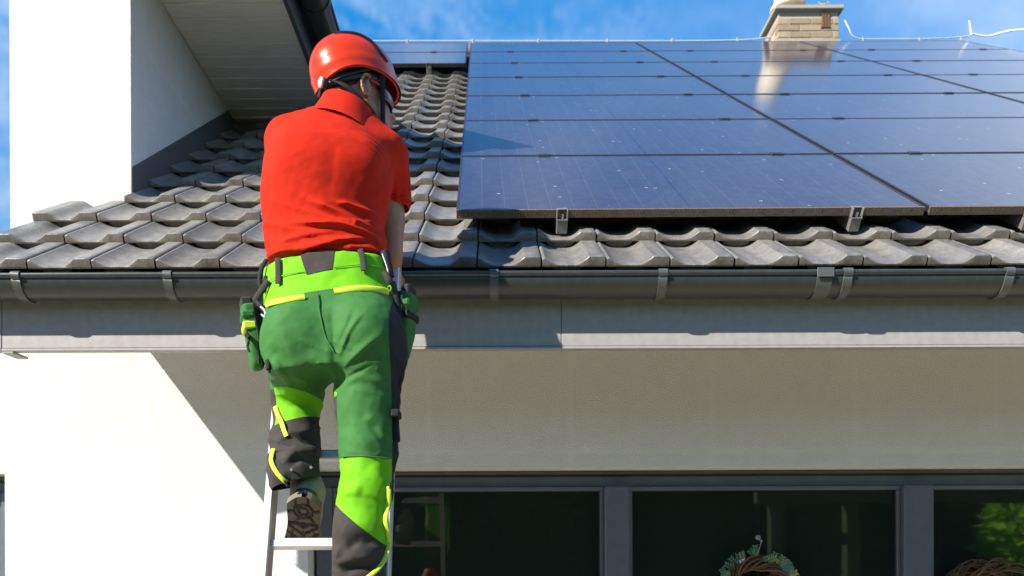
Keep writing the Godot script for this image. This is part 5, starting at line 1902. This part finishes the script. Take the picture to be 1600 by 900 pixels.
func helmet(o: Node3D) -> void:
	var n := 64
	var rows := 22
	var st := begin()
	st.set_smooth_group(1)
	var pt := func(k: int, q: int, inner: bool) -> Vector3:
		var az := TAU * k / n
		var lo := rim_el(az)
		var t := float(q) / rows
		var el := lerpf(lo, PI / 2.0, t)
		var up := el - lo
		var grow := 0.0
		if inner:
			grow = -0.007
		else:
			grow += 0.004 * (1.0 - smoothstep(0.30, 0.36, up))          # the raised lower band
			grow += 0.006 * exp(-up * 14.0) + 0.014 * exp(-up * 7.0) * pow(maxf(cos(az), 0.0), 3.0)
		if inner:
			grow += 0.012 * exp(-up * 7.0) * pow(maxf(cos(az), 0.0), 3.0)
		return shell_point(az, el, grow)
	for k in n:
		for q in rows:
			quad_out(st, pt.call(k, q, false), pt.call(k + 1, q, false), pt.call(k + 1, q + 1, false), pt.call(k, q + 1, false), hp(0, 0.05, 0))
	var shell := part("helmet", done(st), M.helmet_shell, o)
	st = begin()
	st.set_smooth_group(1)
	for k in n:
		for q in rows:
			quad_out(st, pt.call(k, q, true), pt.call(k + 1, q, true), pt.call(k + 1, q + 1, true), pt.call(k, q + 1, true), pt.call(k, q, true) + (pt.call(k, q, true) - hp(0, 0.05, 0)))
	part("lining", done(st), M.helmet_inside, shell)
	var rim := []
	for k in n:
		rim.append((pt.call(k, 0, false) + pt.call(k, 0, true)) / 2.0)
	part("rim", tube_mesh(rim, 0.0045, 8, true), M.helmet_shell, shell)
	# dark inlays sweeping from the crown to the brow on either side
	for inlay in [-1.0, 1.0]:
		var way := []
		for d in [Vector3(0.51, 0.64, -0.57), Vector3(0.67, 0.67, -0.33), Vector3(0.76, 0.64, -0.05), Vector3(0.85, 0.50, 0.18), Vector3(0.91, 0.24, 0.33), Vector3(0.85, 0.05, 0.52)]:
			way.append(Vector3(d.x * inlay, d.y, d.z))
		way = smooth_path(way, 6)
		st = begin()
		st.set_smooth_group(1)
		var m := way.size() - 1
		var cell := func(i: int, j: int) -> Vector3:
			var t := float(i) / m
			var tangent: Vector3 = (way[mini(i + 1, m)] - way[maxi(i - 1, 0)]).normalized()
			var across: Vector3 = way[i].cross(tangent).normalized()
			var w := 0.075 * pow(sin(PI * clampf(t * 0.9 + 0.05, 0.0, 1.0)), 0.7)
			var dir: Vector3 = (way[i] + across * (j / 3.0 - 1.0) * w).normalized()
			var rf := 0.135 if dir.z > 0.0 else 0.130
			var grow: float = 0.0055 - 0.004 * pow(absf(j / 3.0 - 1.0), 2.0)
			return hp(dir.x * (0.106 + grow), dir.y * (0.110 + grow) + 0.064, dir.z * (rf + grow) - 0.004)
		for q in m:
			for k in 6:
				quad_out(st, cell.call(q, k), cell.call(q + 1, k), cell.call(q + 1, k + 1), cell.call(q, k + 1), hp(0, 0.05, 0))
		part("inlay", done(st), M.helmet_crest, shell)
	# headband, ratchet knob, straps
	var band := []
	for k in 25:
		var a := deg_to_rad(-115.0) + deg_to_rad(230.0) * k / 24.0
		band.append(hp(sin(a) * 0.086, 0.016 - 0.022 * cos(a), -cos(a) * 0.108 - 0.006))
	part("headband", tube_mesh(band, 0.015, 8, false, 0.2, hr), M.black_plastic, shell)
	for s in [-1.0, 1.0]:
		part("headband_arm", tube_mesh(smooth_path([hp(s * 0.030, -0.004, -0.110), hp(s * 0.066, 0.006, -0.078), hp(s * 0.084, 0.016, -0.040), hp(s * 0.092, 0.028, 0.0)], 5), 0.012, 8, false, 0.3, hf), M.black_plastic, shell)
		part("strap", tube_mesh(smooth_path([hp(s * 0.044, 0.004, -0.104), hp(s * 0.074, -0.030, -0.062), hp(s * 0.080, -0.068, -0.018), hp(s * 0.070, -0.098, 0.022), hp(s * 0.040, -0.124, 0.052)], 5), 0.0085, 8, false, 0.22, hr), M.webbing, shell)
		part("strap", tube_mesh(smooth_path([hp(s * 0.094, 0.040, 0.048), hp(s * 0.084, -0.010, 0.046), hp(s * 0.072, -0.060, 0.046), hp(s * 0.055, -0.105, 0.050), hp(s * 0.020, -0.128, 0.060)], 5), 0.0085, 8, false, 0.22, hr), M.webbing, shell)
	var axis := Basis(hr, -hf, hu)
	st = begin()
	lathe(st, hp(0.026, -0.004, -0.108), [[0.0, 0.017], [0.012, 0.018], [0.014, 0.0165]], 20, axis)
	part("ratchet_knob", done(st), M.black_plastic, shell)
	st = begin()
	lathe(st, hp(0.026, -0.004, -0.108), [[0.0142, 0.0165], [0.019, 0.0160], [0.021, 0.013]], 20, axis)
	part("knob_face", done(st), M.grey_plastic, shell)
	# goggles
	var gl := Node3D.new()
	gl.name = "safety_glasses"
	o.add_child(gl)
	st = begin()
	st.set_smooth_group(1)
	var lens := func(k: int, q: int, grow: float) -> Vector3:
		var a := deg_to_rad(-78.0 + 156.0 * k / 20.0)
		var v := -1.0 + 2.0 * q / 6.0
		var hgt: float = 0.024 * (1.0 - 0.30 * exp(-pow(a / 0.16, 2.0)) * (1.0 if v < 0.0 else 0.1))
		return hp(sin(a) * (0.080 + grow), -0.012 + v * hgt, 0.028 + cos(a) * (0.088 + grow) - 0.008 * v * v)
	for k in 20:
		for q in 6:
			quad_out(st, lens.call(k, q, 0.0), lens.call(k + 1, q, 0.0), lens.call(k + 1, q + 1, 0.0), lens.call(k, q + 1, 0.0), hp(0, -0.01, 0.02))
			quad_out(st, lens.call(k, q, -0.003), lens.call(k + 1, q, -0.003), lens.call(k + 1, q + 1, -0.003), lens.call(k, q + 1, -0.003), hp(0, -0.01, 0.3))
	part("lens", done(st), M.lens, gl)
	for s in [-1.0, 1.0]:
		part("temple_arm", tube_mesh(smooth_path([hp(s * 0.080, -0.002, 0.045), hp(s * 0.083, 0.004, 0.020), hp(s * 0.082, 0.008, -0.004)], 4), 0.0058, 6, false, 0.6, hr), M.red_plastic, gl)

# ---------------------------------------------------------------- boots
func boot_half(s: float) -> float:     # half width of the sole at s from heel (0) to toe (1)
	var w := 0.047 * sqrt(clampf(s / 0.12, 0.0, 1.0)) if s < 0.12 else lerpf(0.047, 0.044, smoothstep(0.12, 0.38, s))
	if s > 0.38:
		w = lerpf(0.044, 0.053, smoothstep(0.38, 0.66, s))
	if s > 0.76:
		w *= sqrt(maxf(1.0 - pow((s - 0.76) / 0.245, 2.0), 0.0))
	return w

func tread(s: float, t: float) -> float:   # depth of the tread, 0 in the grooves, 1 on the lugs; t from -1 to 1
	var x := t * 0.042
	var y := s * 0.285
	var r := Vector2(x, y - 0.055).length()
	var g := 1.0
	var groove := func(d: float, w: float) -> float:
		return smoothstep(w * 0.6, w, absf(d))
	if y < 0.100:
		g = minf(g, groove.call(r - 0.013, 0.0032))
		g = minf(g, groove.call(r - 0.024, 0.0030))
		if r > 0.024:
			var a := atan2(y - 0.055, x)
			g = minf(g, groove.call(sin(a * 3.0 + 0.4) * r / 3.0, 0.0032))
	else:
		g = minf(g, groove.call(fposmod(y + absf(x) * 0.8, 0.026) - 0.013, 0.0036))
		g = minf(g, groove.call(fposmod(x + 0.013, 0.030) - 0.015, 0.0026) if y > 0.13 else 1.0)
	g = minf(g, groove.call(y - 0.102, 0.0045))
	return g

func boot(o: Node3D, heel: Vector3, along: Vector3, n: Vector3, ankle: Vector3, toe := Vector3.ZERO) -> void:
	# along runs from heel to toe, n points out of the sole
	var across := n.cross(along).normalized()
	var b := Node3D.new()
	b.name = "work_boot"
	o.add_child(b, true)
	var len := 0.285
	var at := func(s: float, t: float, up: float) -> Vector3:
		# the toe end bends at the ball of the foot, 0.62 of the way
		var fwd := along
		var out := n
		if toe != Vector3.ZERO:
			var w := smoothstep(0.54, 0.72, s)
			fwd = along.lerp(toe, smoothstep(0.62, 0.66, s)).normalized()
			out = n.lerp(toe.cross(across), w).normalized()
		var p := heel + along * (minf(s, 0.62) * len) + fwd * (maxf(s - 0.62, 0.0) * len)
		return p + across * (t * boot_half(s)) - out * (up + pow(clampf((s - 0.72) / 0.28, 0.0, 1.0), 2.0) * 0.010)
	var st := begin()
	var ns := 60
	var nt := 22
	st.set_smooth_group(-1)
	for i in ns:
		for j in nt:
			var p := []
			for q in [[0, 0], [1, 0], [1, 1], [0, 1]]:
				var s: float = 0.003 + 0.994 * (i + q[0]) / ns
				var t: float = -1.0 + 2.0 * (j + q[1]) / nt
				p.append(at.call(s, t, 0.0085 * (1.0 - tread(s, t))))
			quad_out(st, p[0], p[1], p[2], p[3], p[0] - n * 0.1)
	for sgn in [-1.0, 1.0]:
		for i in ns:
			var s0: float = 0.003 + 0.994 * i / ns
			var s1: float = 0.003 + 0.994 * (i + 1) / ns
			for lay in [[0.0, 0.012, 1.0, 1.05], [0.012, 0.026, 1.05, 1.03]]:
				quad_out(st, at.call(s0, sgn * lay[2], lay[0]), at.call(s1, sgn * lay[2], lay[0]), at.call(s1, sgn * lay[3], lay[1]), at.call(s0, sgn * lay[3], lay[1]), at.call(s0, 0.0, 0.012))
	for i in ns:
		var s0: float = 0.003 + 0.994 * i / ns
		var s1: float = 0.003 + 0.994 * (i + 1) / ns
		quad_out(st, at.call(s0, -1.03, 0.026), at.call(s1, -1.03, 0.026), at.call(s1, 1.03, 0.026), at.call(s0, 1.03, 0.026), at.call(s0, 0.0, 0.0))
	part("sole", done(st), M.sole_rubber, b)
	# upper
	var mid: Vector3 = at.call(0.5, 0.0, 0.05)
	var f := Field.new(mid.min(ankle) - Vector3.ONE * 0.20, mid.max(ankle) + Vector3.ONE * 0.20, 0.007)
	f.cap(at.call(0.13, 0.0, 0.050), at.call(0.40, 0.0, 0.062), 0.039, 0.041, 0.03)
	f.cap(at.call(0.40, 0.0, 0.058), at.call(0.80, 0.0, 0.040), 0.041, 0.035, 0.03)
	f.cap(at.call(0.74, 0.018, 0.038), at.call(0.86, 0.006, 0.034), 0.030, 0.027, 0.02)
	f.cap(at.call(0.74, -0.3, 0.038), at.call(0.80, -0.2, 0.034), 0.028, 0.026, 0.02)
	f.cap(at.call(0.15, 0.0, 0.060), at.call(0.17, 0.0, 0.085), 0.041, 0.042, 0.03)
	f.cap(at.call(0.17, 0.0, 0.085), ankle, 0.042, 0.046, 0.03)
	f.cut(at.call(0.3, 0.0, 0.020), n)
	var g := netted(f, 2)
	# dark heel counter above the sole, red padded collar at the top
	var top := (ankle - heel).dot(-n)
	var c1 := split(g, measure(g, func(p: Vector3) -> float:
		var q := p - heel
		var s := q.dot(along) / len
		var h := -q.dot(n)
		return h - (0.040 - 0.12 * absf(s - 0.02) - 0.17 * absf(q.dot(across))) if s < 0.30 else 0.5))
	sub("heel_counter", c1[0], M.boot_black, b, 0.0012)
	var c2 := split(c1[1], measure(c1[1], func(p: Vector3) -> float:
		var q := p - heel
		var h := (p - ankle).dot((ankle - at.call(0.18, 0.0, 0.06)).normalized())
		return 0.02 - h if absf(q.dot(across)) < 0.028 else -0.03 - h))
	sub("upper", c2[1], M.suede, b)
	sub("padded_collar", c2[0], M.boot_red, b)

func boots(o: Node3D) -> void:
	# left: ball of the foot on the rung, heel lifted towards the viewer
	var ball := Vector3(-0.5588, 1.7745, -2.3520)
	var heel := Vector3(-0.5316, 1.8852, -2.2526)
	var along := (ball - heel).normalized()
	var n := Vector3(0.04, 0, 0).cross(along)
	n = (Vector3.RIGHT.cross(along)).normalized()
	if n.z < 0.0:
		n = -n
	boot(o, heel, along, n, Vector3(-0.5702, 1.9933, -2.3760), Vector3(-0.03, -0.12, -1.0).normalized())
	# right: on the rung below
	var h2 := Vector3(Vector3(-0.3837, 1.5036, -2.2000).x, 1.508, -2.145)
	boot(o, h2, Vector3(-0.08, -0.03, -1.0).normalized(), Vector3(0, -1, 0.03).normalized(), Vector3(-0.3845, 1.6082, -2.2150))

# ---------------------------------------------------------------- holster pockets and straps on the trousers
func pouch(parent: Node3D, at: Vector3, tilt: Basis, w: float, h: float, d: float, dark_front: bool) -> void:
	var p := Node3D.new()
	p.name = "holster_pocket"
	parent.add_child(p, true)
	p.transform = Transform3D(tilt, at)
	# a tapered bag: wide at the mouth, pointed at the foot
	var f := Field.new(Vector3(-w, -h * 0.62, -d), Vector3(w, h * 0.62, d), 0.0055)
	f.loft([[-h * 0.5, -w * 0.15, 0.0, w * 0.20, d * 0.22, 3.0], [-h * 0.42, -w * 0.12, 0.0, w * 0.34, d * 0.36, 3.0], [-h * 0.1, 0.0, 0.0, w * 0.48, d * 0.47, 3.4], [h * 0.3, 0.0, 0.0, w * 0.50, d * 0.50, 4.0], [h * 0.5, 0.0, 0.0, w * 0.50, d * 0.50, 4.0]], 0.0)
	var g := netted(f, 2)
	var c := split(g, measure(g, func(q: Vector3) -> float: return q.x * (1.0 if dark_front else 1.0) - w * 0.06))
	sub("bag", c[0] if not dark_front else c[1], M.green_cloth, p)
	sub("bag_back", c[1] if not dark_front else c[0], M.webbing, p)
	var s := -1.0 if not dark_front else 1.0
	part("flap", box_mesh(Vector3(s * w * 0.20 - w * 0.26, h * 0.36, -d * 0.30), Vector3(s * w * 0.20 + w * 0.26, h * 0.60, d * 0.42), 0.005), M.black_cloth, p)
	part("green_band", box_mesh(Vector3(s * w * 0.24 - w * 0.30, h * 0.27, -d * 0.52), Vector3(s * w * 0.24 + w * 0.30, h * 0.38, d * 0.53), 0.005), M.green_cloth, p)
	part("marking_band", box_mesh(Vector3(s * w * 0.24 - w * 0.30, h * 0.10, -d * 0.515), Vector3(s * w * 0.24 + w * 0.30, h * 0.22, d * 0.52), 0.004), M.neon_tape if not dark_front else M.webbing, p)
	part("edge_binding", tube_mesh([Vector3(w * 0.08, h * 0.42, d * 0.5), Vector3(w * 0.06, 0.0, d * 0.49), Vector3(-w * 0.10, -h * 0.44, d * 0.36)], 0.003, 6), M.black_cloth if not dark_front else M.grey_plastic, p)

func gear(o: Node3D) -> void:
	var t: Node3D = o.get_node("work_trousers")
	pouch(t, Vector3(-0.6784, 2.3438, -2.2980), Basis.from_euler(Vector3(0.0, 0.35, 0.16)), 0.060, 0.185, 0.085, false)
	pouch(t, Vector3(-0.2549, 2.3834, -2.3426), Basis.from_euler(Vector3(0.0, -0.30, -0.04)), 0.052, 0.200, 0.080, true)
	# straps, rings and cords at the left hip
	part("hip_strap", tube_mesh(smooth_path([Vector3(-0.6502, 2.5738, -2.3089), Vector3(-0.6596, 2.5379, -2.2904), Vector3(-0.6624, 2.4981, -2.2809), Vector3(-0.6498, 2.4744, -2.2752), Vector3(-0.6455, 2.5180, -2.2857)], 4), 0.0065, 6, false, 0.5, Vector3.BACK), M.webbing, t)
	part("hip_strap", tube_mesh(smooth_path([Vector3(-0.6312, 2.4969, -2.2607), Vector3(-0.6536, 2.4651, -2.2630), Vector3(-0.6727, 2.4391, -2.2667)], 4), 0.010, 6, false, 0.4, Vector3.BACK), M.black_cloth, t)
	part("hip_strap", tube_mesh(smooth_path([Vector3(-0.6730, 2.4430, -2.2676), Vector3(-0.6486, 2.4202, -2.2521), Vector3(-0.6287, 2.3931, -2.2455)], 4), 0.008, 6, false, 0.4, Vector3.BACK), M.webbing, t)
	part("snap_hook", tube_mesh(smooth_path([Vector3(-0.6473, 2.4170, -2.2414), Vector3(-0.6342, 2.4039, -2.2332), Vector3(-0.6311, 2.3847, -2.2286), Vector3(-0.6439, 2.3939, -2.2358)], 4), 0.003, 6), M.grey_plastic, t)
	part("pull_cord", tube_mesh(smooth_path([Vector3(-0.6913, 2.3633, -2.2680), Vector3(-0.6902, 2.3411, -2.2526), Vector3(-0.6836, 2.3257, -2.2488), Vector3(-0.6858, 2.3065, -2.2440), Vector3(-0.6792, 2.2912, -2.2402)], 4), 0.0035, 6), M.webbing, t)
	part("cord_toggle", tube_mesh([Vector3(-0.6915, 2.3425, -2.2510), Vector3(-0.6818, 2.3328, -2.2486)], 0.007, 6), M.webbing, t)
	part("pull_cord", tube_mesh(smooth_path([Vector3(-0.6170, 2.2892, -2.2099), Vector3(-0.6106, 2.2673, -2.1995), Vector3(-0.6163, 2.2487, -2.1948), Vector3(-0.6092, 2.2227, -2.1882)], 4), 0.0045, 6), M.webbing, t)
	part("cord_toggle", tube_mesh([Vector3(-0.6145, 2.2556, -2.1945), Vector3(-0.6109, 2.2296, -2.1880)], 0.008, 6), M.webbing, t)
	# right hip: tool loop, dark strip down the side, strap at the knee
	part("tool_loop", box_mesh(Vector3(-0.013, -0.042, -0.012), Vector3(0.013, 0.042, 0.012), 0.004, Transform3D(Basis.from_euler(Vector3(0, -0.5, 0.22)), Vector3(-0.3052, 2.5633, -2.3263))), M.webbing, t)
	part("tool_loop_edge", tube_mesh([Vector3(-0.3139, 2.5833, -2.2945), Vector3(-0.2993, 2.5421, -2.2814), Vector3(-0.2931, 2.5183, -2.2758)], 0.002, 6), M.grey_plastic, t)
	part("hip_strap", tube_mesh(smooth_path([Vector3(-0.3079, 2.5262, -2.2777), Vector3(-0.2907, 2.4985, -2.2710), Vector3(-0.2816, 2.4779, -2.2860), Vector3(-0.2732, 2.4422, -2.3072)], 4), 0.010, 6, false, 0.4, Vector3.BACK), M.black_cloth, t)
	part("side_strip", tube_mesh(smooth_path([Vector3(-0.2855, 2.5052, -2.3025), Vector3(-0.2716, 2.4290, -2.2941), Vector3(-0.2627, 2.3338, -2.2806), Vector3(-0.2602, 2.2469, -2.2588), Vector3(-0.2703, 2.1824, -2.2523), Vector3(-0.2733, 2.1073, -2.2329), Vector3(-0.2686, 2.0346, -2.2237)], 5), [0.008, 0.009, 0.010, 0.011, 0.012, 0.012, 0.012, 0.012, 0.013, 0.013, 0.014, 0.014, 0.014, 0.014, 0.014, 0.014, 0.014, 0.014, 0.013, 0.013, 0.012, 0.012, 0.012, 0.012, 0.012, 0.013, 0.013, 0.013, 0.013, 0.013, 0.012], 8, false, 0.8, Vector3.BACK), M.webbing, t)
	part("knee_strap", box_mesh(Vector3(-0.012, -0.011, -0.03), Vector3(0.012, 0.011, 0.03), 0.004, Transform3D(Basis.IDENTITY, Vector3(-0.2669, 2.1112, -2.2240))), M.webbing, t)
	part("zip_ring", tube_mesh(smooth_path([Vector3(-0.2912, 2.4665, -2.2335), Vector3(-0.2836, 2.4706, -2.2295), Vector3(-0.2797, 2.4609, -2.2272), Vector3(-0.2866, 2.4532, -2.2253)], 4), 0.002, 6), M.lime_cloth, t)

func _ready() -> void:
	rng.seed = 20
	view_and_light()
	materials()
	cloth_materials()
	ground()
	house()
	panels()
	lightning_wire()
	ladder()
	roofer()
	wreaths()
	garden()
